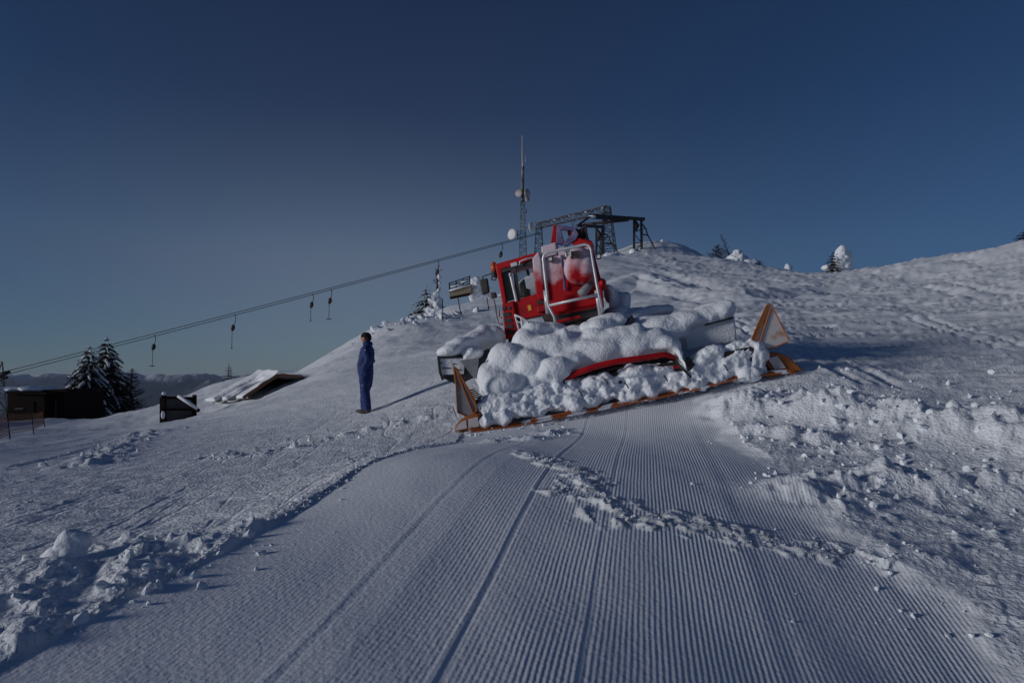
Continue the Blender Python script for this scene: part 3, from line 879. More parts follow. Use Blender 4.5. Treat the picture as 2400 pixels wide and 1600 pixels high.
# --- tiller: housing, comb, wings, red beam
b = MB(); slab(b, [(1120, 968), (1690, 880), (1790, 838), (1760, 812), (1600, 845), (1120, 930)], 11.35, 0.5)
slab(b, [(1250, 930), (1600, 860), (1590, 800), (1300, 860)], 11.7, 0.3)
b.build('tiller_housing', M['dark'], groot)
comb = MB()
pts = [(1098, 1006), (1150, 1003), (1220, 990), (1300, 974), (1380, 959), (1460, 943), (1540, 927), (1620, 910), (1690, 892), (1740, 880), (1790, 873), (1860, 868)]
PT = [at(a, b_, 10.82 + 0.6 * (a - 1065) / 800) for a, b_ in pts]
comb.tube(PT, 0.026, 6)
PB = [p_ + Vector((0, -0.11, -0.035)) for p_ in PT]
for p_ in PB: p_.z = max(p_.z, tz(p_.x, p_.y) + 0.012)
comb.tube(PB, 0.013, 6)
for i in range(len(PT) - 1):
    for k in range(14):
        t = k / 14
        a_ = PT[i].lerp(PT[i + 1], t); c_ = PB[i].lerp(PB[i + 1], t)
        if random.random() < 0.8: comb.tube([a_, a_.lerp(c_, random.uniform(.5, 1.15))], 0.009, 4)
comb.build('finisher_comb', M['comb'], groot)
# left wing flap, folded up and seen almost edge on
def wing(outline, d0, th, ribs, name_mat):
    b = MB(); slab(b, outline, d0, th)
    o = b.build('wing_flap', name_mat, groot)
    b = MB(); P_ = [at(x, y, d0 - 0.015) for x, y in outline]; P_.append(P_[0]); b.tube(P_, 0.012, 6)
    b.build('flap_rim', M['orange'], o)
    b = MB()
    for (x0, y0, x1, y1) in ribs: b.tube([at(x0, y0, d0 - 0.012), at(x1, y1, d0 - 0.012)], 0.013, 6)
    b.build('flap_rib', M['orange'], o)


wing([(1063, 857), (1069, 905), (1072, 966), (1100, 978), (1118, 962), (1112, 935), (1085, 890)], 11.0, 0.05, [(1066, 860, 1108, 966), (1070, 862, 1115, 950)], M['grey'])
wing([(1803, 713), (1811, 720), (1848, 796), (1846, 801), (1786, 826), (1774, 814), (1762, 794), (1776, 760), (1796, 716)], 11.45, 0.05, [(1800, 718, 1770, 800), (1806, 722, 1778, 812), (1796, 722, 1766, 794)], M['orange_frost'])
b = MB()
for k in range(7): b.bar(at(1098 + k * 4, 915 + k * 4.2, 11.2), at(1112 + k * 4, 912 + k * 4, 11.25), 0.02)
slab(b, [(1103, 940), (1130, 938), (1128, 955), (1118, 972), (1104, 970)], 11.05, 0.2)
b.build('drive_chain', M['dark'], groot)
# end hoods: curved orange shells
def hood(profile, d0, th, frost):
    b = MB(); slab(b, profile, d0, th)
    return b.build('end_hood', frost, groot, bevel=0.02)


hood([(1064, 1012), (1066, 998), (1078, 984), (1098, 974), (1121, 970), (1126, 1003), (1096, 1008)], 10.85, 0.55, M['orange'])
b = MB(); slab(b, [(1067, 1009), (1071, 998), (1080, 989), (1092, 984), (1094, 1003)], 10.83, 0.03); slab(b, [(1097, 982), (1119, 977), (1123, 999), (1098, 1003)], 10.83, 0.03)
b.build('hood_panel', M['orange_frost'], groot)
hood([(1782, 832), (1800, 826), (1830, 828), (1850, 836), (1868, 854), (1884, 868), (1850, 872), (1810, 872)], 11.5, 0.6, M['orange'])
b = MB(); slab(b, [(1800, 840), (1822, 834), (1842, 862), (1816, 866)], 11.47, 0.04); b.build('hood_panel', M['orange_frost'], groot)
b = MB(); slab(b, [(1776, 876), (1856, 866), (1864, 872), (1800, 884)], 11.4, 0.15); b.build('hood_lip', M['orange'], groot)
b = MB()
ln(b, [(1322, 890, 11.3), (1352, 874, 11.25), (1400, 857, 11.2), (1450, 846, 11.2), (1510, 838, 11.25), (1560, 830, 11.3), (1582, 838, 11.3)], [.05, .052, .052, .05, .05, .05, .04], 10)
b.build('tiller_beam', M['red'], groot, True)
b = MB(); ln(b, [(1582, 838, 11.3), (1596, 860, 11.2), (1620, 884, 11.1)], .02, 6); ln(b, [(1340, 880, 11.35), (1400, 874, 11.4), (1470, 856, 11.4)], .02)
ln(b, [(1322, 890, 11.3), (1326, 915, 11.2), (1330, 940, 11.1)], .03, 6)
for (x, y) in [(1360, 918), (1468, 900), (1560, 884), (1700, 858), (1232, 950), (1180, 938), (1420, 890)]:
    ln(b, [(x - 4, y - 4, 11.05), (x + 2, y + 3, 11.0), (x + 5, y + 10, 11.0)], .012, 5)
separate(b.build('hydraulic_hose', M['dark'], groot, True))
b = MB(); ln(b, [(1578, 862, 10.98), (1590, 859, 10.98)], .02, 6); b.build('red_bracket', M['red'], groot)
b = MB(); ln(b, [(1462, 764, 12.1), (1470, 752, 12.1), (1480, 742, 12.1), (1484, 750, 12.1), (1476, 764, 12.1)], .035, 6); ln(b, [(1320, 775, 12.0), (1345, 786, 12.0), (1366, 788, 12.0)], .03, 6)
separate(b.build('hitch_lever', M['black'], groot))

# --- snow lying on the machine
def px_blobs(name, lst, voxel, amp, scale, seed, label=None, amp2=0.0, rl=36):
    b = MB()
    for (x, y, d, rx, ry, rd) in lst:
        k = d / FPX
        b.blob(at(x, y, d), (rx * k, rd, ry * k), 3, Matrix.Rotation(R(-10), 3, 'Y'))
    o = b.build(name, M['snow'], groot, True)
    lumpy(o, voxel, amp, scale, seed, amp2, 2.2, smooth_it=rl)
    if label: tag(o, label)
    return o


px_blobs('snow_cover', [
    (1215, 870, 12.0, 100, 55, .6), (1300, 835, 12.1, 110, 55, .6), (1400, 825, 11.95, 110, 42, .6), (1490, 815, 11.85, 90, 36, .5), (1250, 822, 12.3, 62, 46, .45), (1330, 800, 12.4, 80, 34, .5),
    (1150, 885, 11.7, 40, 34, .4), (1135, 868, 11.7, 20, 20, .25), (1190, 850, 11.9, 45, 45, .5), (1234, 806, 12.3, 38, 34, .4), (1184, 832, 12.2, 28, 24, .4), (1256, 774, 12.4, 34, 20, .3), (1244, 766, 12.35, 14, 16, .2),
    (1180, 905, 11.5, 60, 28, .4), (1240, 862, 11.8, 60, 45, .5), (1300, 830, 12.0, 50, 40, .5), (1330, 806, 12.15, 45, 24, .4), (1324, 792, 11.9, 17, 26, .2), (1338, 812, 11.8, 20, 22, .2), (1288, 770, 12.5, 34, 14, .3),
    (1258, 900, 11.5, 40, 26, .3), 
    (1340, 850, 11.6, 50, 30, .35), (1296, 868, 11.35, 26, 28, .25), (1284, 880, 11.3, 20, 20, .2), (1318, 868, 11.3, 26, 30, .2), (1306, 905, 11.25, 16, 30, .15),
    (1390, 795, 12.1, 40, 36, .45), (1450, 800, 11.9, 66, 36, .4), (1400, 830, 11.7, 70, 30, .35), (1490, 795, 11.85, 24, 34, .4), (1520, 815, 11.65, 50, 22, .3), (1560, 812, 11.55, 40, 22, .3), (1590, 835, 11.4, 14, 28, .2), (1606, 860, 11.2, 9, 22, .12)],
    0.026, 0.028, 4, 2, 'smooth rounded snow heaped over the rear deck', 0.07)
px_blobs('snow_cover', [(1412, 775, 12.25, 44, 32, .4), (1400, 770, 12.1, 30, 24, .3), (1422, 748, 12.45, 52, 13, .4), (1446, 756, 12.4, 34, 20, .4), (1380, 780, 12.2, 26, 28, .3)], 0.02, 0.010, 5, 3, 'round domed snow cap in the middle of the deck', 0.02, rl=30)
px_blobs('snow_cover', [(1540, 768, 12.5, 66, 28, .5), (1600, 758, 12.5, 62, 28, .5), (1650, 748, 12.5, 44, 30, .4), (1685, 734, 12.45, 32, 26, .35), (1700, 722, 12.45, 20, 20, .3), (1500, 770, 12.6, 40, 28, .5), (1475, 745, 13.4, 46, 20, .6), (1520, 735, 13.8, 60, 18, .6), (1660, 722, 12.9, 34, 12, .5), (1560, 790, 12.2, 60, 20, .3)],
         0.028, 0.02, 4, 5, 'long snow drift over the right track', 0.04)
px_blobs('snow_cover', [(1060, 822, 12.3, 36, 14, .5), (1086, 808, 12.7, 44, 20, .8), (1116, 798, 13.0, 40, 24, .9), (1138, 788, 13.4, 26, 26, 1.0), (1110, 826, 12.2, 26, 16, .4), (1096, 838, 12.05, 12, 8, .2), (1160, 790, 13.0, 30, 28, .5)], 0.022, 0.012, 5, 6, 'snow slab lying on the left track', 0.04)
b = MB(); slab(b, [(1422, 682), (1447, 678), (1456, 722), (1430, 730)], 13.2, .35); slab(b, [(1450, 690), (1466, 688), (1470, 722), (1458, 724)], 13.4, .2); o = b.build('rear_mirror', M['track'], groot, bevel=.04)
px_blobs('snow_cover', [(1430, 690, 13.3, 14, 22, .3), (1455, 712, 13.6, 22, 28, .5), (1445, 735, 13.4, 34, 20, .5), (1424, 676, 13.2, 10, 10, .2), (1470, 700, 13.6, 10, 18, .3)], 0.02, 0.012, 6, 8, 'snow caked on the right mirror and fender', 0.03)
til = []
random.seed(21)
for k in range(46):
    t = (k + 0.5) / 46
    x = 1124 + t * 660
    yb = 985 - t * 118
    for row in range(3):
        f = (row + random.uniform(-.2, .3)) / 3.0
        top = 62 if x < 1300 or x > 1620 else 66
        til.append((x + random.uniform(-8, 8), yb + 3 - f * (top + 2), 10.93 + 0.50 * t + f * 0.36, random.uniform(11, 26), random.uniform(9, 20), random.uniform(.08, .2)))
for (x, y, rx, ry) in [(1660, 858, 60, 34), (1725, 842, 55, 32), (1700, 868, 60, 18), (1630, 878, 50, 22), (1765, 832, 30, 26), (1330, 940, 60, 22), (1420, 920, 60, 22), (1500, 900, 60, 22), (1580, 884, 50, 22), (1400, 895, 50, 22), (1480, 876, 50, 18), (1550, 866, 36, 14), (1250, 940, 70, 30), (1180, 945, 50, 28), (1160, 955, 26, 26), (1200, 960, 24, 22), (1235, 955, 22, 24), (1140, 975, 24, 18), (1330, 930, 18, 26), (1480, 900, 22, 26), (1640, 850, 30, 26), (1690, 850, 44, 26), (1730, 826, 40, 26), (1764, 812, 22, 22), (1720, 850, 40, 26), (1760, 848, 24, 22), (1665, 830, 40, 22), (1600, 880, 20, 24)]:
    til.append((x, y, 11.2 + .4 * (x - 1100) / 700, rx, ry, .25))
px_blobs('snow_cover', til, 0.018, 0.040, 7, 9, 'clumpy crumbled snow covering the tiller', 0.04, rl=9)

# ================================================================== person
q, d = G(857, 968)
pr = thing('person', 'person in a blue ski suit and dark knit hat standing with hands in pockets', 'person', q)
F = Vector((-1, 0.05, 0)).normalized(); S = Vector((0.05, 1, 0)).normalized()   # facing left, S away from us


def bp_(f, s, z): return tuple(F * f + S * s + Vector((0, 0, z)))


nodes = {'pel': (bp_(0, 0, .96), .12), 'spi': (bp_(.01, 0, 1.14), .12), 'che': (bp_(0, 0, 1.34), .135), 'nec': (bp_(.0, 0, 1.52), .058), 'neck2': (bp_(.03, 0, 1.585), .058),
         'hea': (bp_(.045, 0, 1.65), (.082, .098)), 'top': (bp_(.03, 0, 1.745), .07)}
ed = [('pel', 'spi'), ('spi', 'che'), ('che', 'nec'), ('nec', 'neck2'), ('neck2', 'hea'), ('hea', 'top')]
for sd_, sg in (('l', -1), ('r', 1)):
    fo = 0.05 * sg
    nodes.update({'sh' + sd_: (bp_(-.01, .17 * sg, 1.42), .06), 'el' + sd_: (bp_(-.10, .25 * sg, 1.15), .045), 'wr' + sd_: (bp_(.03, .15 * sg, 1.03), .032), 'pa' + sd_: (bp_(.06, .11 * sg, 1.0), (.022, .036)),
                  'hi' + sd_: (bp_(.0, .08 * sg, .88), .055), 'kn' + sd_: (bp_(.03 + fo * .5, .10 * sg, .50), .06), 'an' + sd_: (bp_(-.02 + fo, .10 * sg, .10), .042)})
    ed += [('che', 'sh' + sd_), ('sh' + sd_, 'el' + sd_), ('el' + sd_, 'wr' + sd_), ('wr' + sd_, 'pa' + sd_), ('pel', 'hi' + sd_), ('hi' + sd_, 'kn' + sd_), ('kn' + sd_, 'an' + sd_)]
    # five fingers, bent into the pocket
    for k in range(4):
        o_ = (k - 1.5) * 0.018
        nodes['f%d%s' % (k, sd_)] = (bp_(.04 + o_ * .3, (.095 + o_) * sg, .965 - .004 * (k in (1, 2))), .0095)
        nodes['g%d%s' % (k, sd_)] = (bp_(.042 + o_ * .3, (.092 + o_) * sg, .945 - .008 * (k in (1, 2))), .008)
        ed += [('pa' + sd_, 'f%d%s' % (k, sd_)), ('f%d%s' % (k, sd_), 'g%d%s' % (k, sd_))]
    nodes['t0' + sd_] = (bp_(.08, .09 * sg, 1.0), .011); nodes['t1' + sd_] = (bp_(.095, .088 * sg, .98), .009)
    ed += [('pa' + sd_, 't0' + sd_), ('t0' + sd_, 't1' + sd_)]
body = skin_fig('body', nodes, ed, M['skin'], pr, 'pel')
# face: nose, brow, chin, mouth and ear pulled out of the head
mev = body.data.vertices
for v in mev:
    c = Vector(v.co); f_, s_, z_ = c.dot(F), c.dot(S), c.z
    if z_ > 1.56 and f_ > .05:
        for (zc, sc_, wz, ws, am) in [(1.645, 0, .022, .02, .038), (1.665, 0, .014, .012, .012), (1.59, 0, .02, .03, .016), (1.615, 0, .010, .026, .008), (1.632, 0, .006, .03, -.004), (1.69, .033, .012, .016, -.010), (1.69, -.033, .012, .016, -.010)]:
            c += F * (am * math.exp(-((z_ - zc) / wz) ** 2 - ((s_ - sc_) / ws) ** 2))
    if z_ > 1.6:
        for sg in (-1, 1):
            c += S * sg * .018 * math.exp(-((z_ - 1.66) / .028) ** 2 - ((f_ - .03) / .016) ** 2) * (1 if s_ * sg > .05 else 0)
    v.co = c
jn = {'bot': (bp_(.012, 0, .81), (.185, .195)), 'hem': (bp_(.015, 0, .93), (.19, .20)), 'wai': (bp_(.02, 0, 1.08), (.19, .20)), 'che': (bp_(.01, 0, 1.32), (.185, .205)), 'sho': (bp_(-.01, 0, 1.46), (.135, .165)), 'col': (bp_(.01, 0, 1.55), (.085, .085))}
je = [('bot', 'hem'), ('hem', 'wai'), ('wai', 'che'), ('che', 'sho'), ('sho', 'col')]
for sd_, sg in (('l', -1), ('r', 1)):
    jn.update({'s' + sd_: (bp_(-.03, .185 * sg, 1.42), .105), 'e' + sd_: (bp_(-.12, .26 * sg, 1.15), .092), 'w' + sd_: (bp_(.04, .205 * sg, .93), .078)})
    je += [('sho', 's' + sd_), ('s' + sd_, 'e' + sd_), ('e' + sd_, 'w' + sd_)]
jk = skin_fig('jacket', jn, je, M['blue'], pr, 'che')
b = MB()
for sg in (-1, 1):
    fo = .05 * sg
    b.tube([q + Vector(bp_(0, .06 * sg, .98)), q + Vector(bp_(.0, .075 * sg, .82)), q + Vector(bp_(.01, .09 * sg, .66)), q + Vector(bp_(.03 + fo * .5, .10 * sg, .48)), q + Vector(bp_(.0 + fo, .105 * sg, .27)), q + Vector(bp_(-.015 + fo, .105 * sg, .085))],
           [.125, .140, .122, .104, .094, .10], 14)
b.blob(q + Vector(bp_(-.01, 0, .90)), (.165, .17, .16), 3)
ts_ = b.build('trousers', M['blue2'], pr, True)
lumpy(jk, .017, .016, 7, 3, smooth_it=7); lumpy(ts_, .017, .016, 7, 4, smooth_it=5)
b = MB()
for sg in (-1, 1):
    fo = .05 * sg
    b.add([], [])
    b.blob(q + Vector(bp_(.06 + fo, .105 * sg, .045)), (.155, .052, .05), 3)
    b.blob(q + Vector(bp_(-.02 + fo, .105 * sg, .09)), (.075, .055, .085), 3)
bt = b.build('boots', M['boot'], pr, True); lumpy(bt, .014, .002, 20, 1, smooth_it=2)
b = MB(); b.blob(q + Vector(bp_(.015, 0, 1.715)), (.118, .098, .085), 3); b.blob(q + Vector(bp_(-.035, 0, 1.665)), (.078, .086, .075), 3)
ht = b.build('hat', M['hat'], pr, True); lumpy(ht, .012, .003, 25, 2, smooth_it=3)
b = MB(); b.blob(q + Vector(bp_(-.03, 0, 1.54)), (.11, .12, .07), 3); hd = b.build('hood', M['blue'], pr, True); lumpy(hd, .014, .01, 9, 2)
b = MB(); b.blob(q + Vector(bp_(-.045, -.285, 1.385)), (.014, .006, .012), 2); b.blob(q + Vector(bp_(.035, -.20, .62)), (.012, .006, .01), 2); b.blob(q + Vector(bp_(.10, -.165, 1.42)), (.02, .008, .008), 2)
separate(b.build('jacket_badge', M['white'], pr))

# ================================================================== T-bar lift
def cab_pt(px, off=0):
    t = px / 1240.0
    d = 62 + 8 * t
    y = 877 + (553 - 877) * t + off + 10 * t * (1 - t)
    return at(px, y, d)


for (nm, o0, o1, lab) in [('a', -3.5, -1.5, 'upper steel rope of the drag lift rising from left pylon to summit station'), ('b', 4.0, 1.5, 'lower steel rope of the drag lift with the T-bars hanging from it')]:
    b = MB(); P_ = []
    for k in range(25):
        px = -30 + 1300 * k / 24; P_.append(cab_pt(px, o0 + (o1 - o0) * k / 24))
    b.tube(P_, 0.030, 6)
    tag(b.build('lift_cable', M['cable'], None), lab, 'cable', 'ropes of the drag lift')


def tbar(px, h1, h2, h3, lab, cross=True, sway=0.0):
    o = cab_pt(px, 3)
    k = (62 + 8 * px / 1240) / FPX
    t = thing('t_bar', lab, 't-bar', o, 'T-bars hanging from the lift rope')
    dn = lambda y, x=0: o + Vector((x * k, 0, -y * k))
    b = MB(); b.tube([dn(-3), dn(0, 3), dn(h1 * .5, 4), dn(h1, 1 + sway)], 0.035, 6); b.build('hanger', M['cable'], t)
    b = MB(); b.tube([dn(h1 - 2, 1 + sway), dn(h1 + 4, sway), dn(h1 + 9, sway - 1), dn(h1 + 13, sway - 2)], [.10, .20, .18, .05], 10); b.build('rope_drum', M['dark'], t, True)
    if h2:
        b = MB(); b.tube([dn(h1 + 12, sway - 2), dn(h2, sway - 2)], 0.03, 6); b.build('rod', M['wood_mid'], t)
        b = MB()
        if cross: b.tube([dn(h2 - 1, sway - 8), dn(h2 + .5, sway - 2), dn(h2 - 1, sway + 4)], .04, 6)
        else: b.tube([dn(h2 - 2, sway - 1.2), dn(h2 + 2, sway - 2.6)], .06, 6)
        b.build('crossbar', M['dark'], t)
    return t


tbar(361, 20, 70, 0, 'T-bar hanging nearest the two big firs, its crossbar seen full width')
tbar(549, 24, 76, 0, 'T-bar hanging above the small snowy fir, its crossbar seen end on', False, -2)
tbar(731, 18, 60, 0, 'left T-bar of the close pair hanging left of the person', False)
tbar(774, 20, 68, 0, 'right T-bar of the close pair, just left of the person below', True)
tbar(1025, 20, 0, 0, 'T-bar drum hanging just above the snowy fir on the ridge, no crossbar in view')
tbar(1174, 18, 0, 0, 'T-bar drum hanging highest on the rope, just left of the groomer cab')


# ------------------------------------------------------------------ lattice helpers
def lattice(b, A, B, wa, wb, n, r, axis_x=Vector((1, 0, 0)), axis_y=Vector((0, 1, 0)), rd=None):
    A, B = Vector(A), Vector(B); rd = rd or r * .6
    cs = []
    for i in range(n + 1):
        t = i / n; c = A.lerp(B, t); w_ = (wa + (wb - wa) * t) / 2
        cs.append([c + axis_x * sx * w_ + axis_y * sy * w_ for sx, sy in ((-1, -1), (1, -1), (1, 1), (-1, 1))])
    for k in range(4): b.tube([c[k] for c in cs], r, 4)
    for i in range(n):
        for k in range(4):
            k2 = (k + 1) % 4
            b.tube([cs[i][k], cs[i + 1][k2]] if (i + k) % 2 else [cs[i][k2], cs[i + 1][k]], rd, 4, False)
            b.tube([cs[i + 1][k], cs[i + 1][k2]], rd, 4, False)


# pylon at the far left
q = gpt(-6, 62)
t = thing('lift_pylon', 'dark lattice pylon of the drag lift at the left edge, sheaves near its top', 'pylon', q)
b = MB(); lattice(b, q, at(-6, 848, 62), 1.9, .5, 9, .06); b.build('lattice_shaft', M['iron'], t)
b = MB(); b.tube([at(-14, 884, 61.5), at(4, 878, 61.5), at(22, 871, 61.5)], [.22, .25, .16], 8); b.tube([at(-10, 892, 61.5), at(18, 884, 61.5)], .12, 8); b.build('sheave_train', M['dark'], t, True)

# summit gantry (truss on two lattice legs)
q = at(1340, 600, 72)
t = thing('lattice_gantry', 'tall lattice gantry with sloping truss beam on the summit behind the cab', 'gantry', q)
ZU = Vector((0, 0, 1))
b = MB(); A_, B_ = at(1257, 530, 77), at(1424, 490, 69)
ax = (B_ - A_).normalized(); sidev = ax.cross(ZU).normalized(); upv = sidev.cross(ax)
lattice(b, A_, B_, .55, .62, 13, .05, sidev, upv, .032); b.build('truss_beam', M['iron'], t)
b = MB(); lattice(b, at(1263, 603, 77), at(1263, 527, 77), 1.0, .6, 7, .05); b.build('lattice_leg', M['iron'], t)
b = MB(); lattice(b, at(1425, 606, 69), at(1423, 486, 69), 1.7, .6, 9, .055); b.build('lattice_leg', M['iron'], t)
b = MB(); b.tube([at(1410, 606, 68), at(1420, 500, 69)], .05, 5); b.tube([at(1338, 600, 72), at(1346, 512, 72)], .035, 5); b.tube([at(1350, 560, 72), at(1338, 515, 72)], .035, 5)
separate(b.build('stay', M['iron'], t))
b = MB()
for f_ in (.28, .5, .55, .72, .94): b.blob(A_.lerp(B_, f_) + ZU * .25, (.16, .16, .12), 2, None, .3)
separate(b.build('snow_patch', M['snow_far'], t, True))
# return station (bull wheel between two portals)
q = at(1450, 600, 66)
t = thing('lift_return_station', 'steel return station with horizontal bull wheel on posts, right of the gantry', 'lift station', q)
b = MB(); b.bar(at(1380, 505, 64), at(1510, 514, 66), .30); b.bar(at(1385, 510, 64), at(1470, 516, 65.4), .2); b.bar(at(1352, 529, 62), at(1415, 532, 63), .24); b.bar(at(1356, 527, 62), at(1384, 507, 64), .16)
b.build('top_beam', M['iron'], t)
b = MB(); c_ = at(1420, 521, 65)
pts_ = [c_ + Vector((2.05 * math.cos(a), 2.05 * math.sin(a), .47 * math.sin(a) + .20 * math.cos(a))) for a in np.linspace(0, 2 * math.pi, 37)]
b.tube(pts_, .13, 8, False)
for a in np.linspace(0, math.pi * 2, 9)[:-1]: b.tube([c_, c_ + Vector((2 * math.cos(a), 2 * math.sin(a), .46 * math.sin(a) + .2 * math.cos(a)))], .05, 5)
b.blob(c_, (.35, .35, .22), 2); b.build('bull_wheel', M['dark'], t, True)
b = MB()
for k in range(16):
    b.blob(at(1352 + k * 5.5 + random.uniform(-2, 2), 530 - k * .8 + random.uniform(-2, 2), 64.5), (.13, .13, .12), 1, None, .3)
b.build('sheave_train', M['dark'], t)
for (xa, xb, yt, yb, dd, s0, s1) in [(1486, 1503, 512, 596, 66, (1516, 546), (1536, 585)), (1398, 1413, 534, 606, 63, (1430, 566), (1455, 600))]:
    b = MB(); b.bar(at(xa, yt, dd), at(xa, yb, dd), .20); b.bar(at(xb, yt, dd), at(xb + 1, yb, dd), .22)
    b.build('portal_post', M['iron'], t)
    b = MB()
    b.tube([at(xb, yt + 10, dd), at(s0[0] - 2, s0[1] - 10, dd), at(s0[0], s0[1], dd), at(s1[0], s1[1], dd)], .07, 5); b.tube([at(xb, yt + 36, dd), at(s0[0] + 3, s0[1] + 6, dd)], .07, 5); b.tube([at(xa, yt + 32, dd), at(s0[0] - 2, s0[1] - 12, dd)], .05, 5)
    b.tube([at(xa, yt + 36, dd), at(xb, yt + 56, dd)], .05, 5); b.tube([at(xa, yt + 58, dd), at(xb, yt + 56, dd)], .05, 5); b.tube([at(xa + 6, yb - 10, dd), at(xb, yt + 60, dd)], .05, 5)
    b.build('brace', M['iron'], t)
    b = MB(); b.tube([at(xa, yt + 4, dd), at(xa + 8, yt + 16, dd), at(xa + 3, yt + 28, dd)], [.14, .22, .16], 8); b.build('guide_sheave', M['dark'], t, True)
b = MB(); b.box(at(1494, 593, 65.5), (1.0, .7, .28)); b.blob(at(1490, 589, 65.4), (.25, .2, .25), 2); b.build('drive_base', M['dark'], t)
b = MB(); b.blob(at(1433, 513, 65), (.45, .2, .2), 2, None, .2); b.blob(at(1469, 511, 65.5), (.16, .2, .22), 2); b.blob(at(1388, 508, 64), (.4, .3, .16), 2); b.blob(at(1484, 590, 65.3), (.4, .4, .3), 2); separate(b.build('snow_patch', M['snow_far'], t, True))

# radio mast
q = at(1226, 640, 92); 
t = thing('radio_mast', 'tall lattice radio mast with white dishes rising behind the cab roof', 'mast', q)
b = MB(); lattice(b, q, at(1225, 472, 92), 1.15, .5, 20, .05, rd=.03); b.build('lattice_shaft', M['mast'], t)
b = MB(); b.tube([at(1225, 474, 92), at(1224.5, 430, 92), at(1225, 392, 92)], [.20, .24, .16], 8); b.tube([at(1227, 430, 92), at(1227, 388, 92)], .09, 6); b.build('upper_column', M['mast'], t)
b = MB(); b.tube([at(1225, 392, 92), at(1224, 360, 92), at(1224, 318, 92)], [.11, .09, .05], 8); b.build('whip_antenna', M['dish2'], t)
b = MB(); b.tube([at(1232, 380, 92), at(1232.5, 366, 92)], .05, 6); b.tube([at(1226, 378, 92), at(1232, 380, 92)], .02, 4); b.build('side_antenna', M['dish2'], t)
for (x, y, r_, axv, mm) in [(1200.5, 549, .74, (-.75, -.85, 0), 'dish'), (1244.5, 532.5, .70, (.92, -.45, 0), 'dish'), (1216.5, 453, .52, (-.5, -.9, 0), 'dish2'), (1235, 452, .52, (.7, -.7, 0), 'dish2'), (1236, 467, .34, (.5, -.85, 0), 'dish2')]:
    b = MB(); b.dish(at(x, y, 91.6), Vector(axv), r_, .25); ds = b.build('dish', M[mm], t, True)
    b = MB(); sx = 1 if x < 1225 else -1; b.tube([at(x + sx * 2, y + 1, 91.8), at(1225 - sx * 5, y + 2, 92)], .05, 5)
    if mm == 'dish': b.tube([at(x + sx * 13, y - 10, 91.9), at(x + sx * 13, y + 13, 91.9)], .07, 5)
    b.build('dish_arm', M['mast'], ds)
b = MB(); b.tube([at(1233.5, 490, 92), at(1233.5, 500, 92)], .05, 5); b.tube([at(1228, 498, 92), at(1234, 497, 92)], .03, 4); b.build('bracket', M['mast'], t)

# ------------------------------------------------------------------ small wooden terrace, poles
q = at(1080, 712, 56)
t = thing('wooden_terrace', 'small wooden terrace with slatted railing over the snowy ridge left of the cab', 'terrace', q)
b = MB()
for k in range(4):
    b.bar(at(1052.5, 664 + k * 5.5, 56), at(1101, 648 + k * 5.5, 56), .07)
for (x, y) in [(1053, 662), (1069, 657), (1085, 652), (1101, 646)]: b.bar(at(x, y, 56), at(x + .5, y + 23, 56), .08)
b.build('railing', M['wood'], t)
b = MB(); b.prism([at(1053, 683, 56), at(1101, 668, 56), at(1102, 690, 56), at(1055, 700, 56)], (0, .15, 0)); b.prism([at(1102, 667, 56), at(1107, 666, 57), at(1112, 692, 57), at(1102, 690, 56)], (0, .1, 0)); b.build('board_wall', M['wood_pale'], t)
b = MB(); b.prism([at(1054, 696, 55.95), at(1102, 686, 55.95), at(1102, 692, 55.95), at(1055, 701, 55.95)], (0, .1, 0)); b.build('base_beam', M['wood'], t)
b = MB(); b.tube([at(1053, 681.5, 55.9), at(1078, 674, 55.9), at(1101, 667, 55.9)], .06, 6); b.tube([at(1056, 672, 55.95), at(1076, 667, 55.95)], .05, 6); b.tube([at(1080, 662, 55.95), at(1098, 657, 55.95)], .05, 6); b.build('snow_strip', M['snow_far'], t, True)
for (x0, y0, x1, y1, lab) in [(1037, 700, 1038, 746, 'thin upright pole in the snow beside the white cone of snow'), (1073, 697, 1083, 733, 'leaning thin pole in the snow below the wooden terrace'), (1141, 697, 1147, 716, 'short thin pole leaning in the snow next to the cab mirror'), ]:
    q, d = G(x1, y1 + 2); dd = d
    b = MB(); b.tube([q - ZU * .2, at(x0, y0, d)], .025, 6); b.tube([q.lerp(at(x0, y0, d), .12), q.lerp(at(x0, y0, d), .22)], .05, 6)
    o = b.build('snow_pole', M['iron'], None)
    tag(o, lab, 'pole', 'thin poles on the ridge')

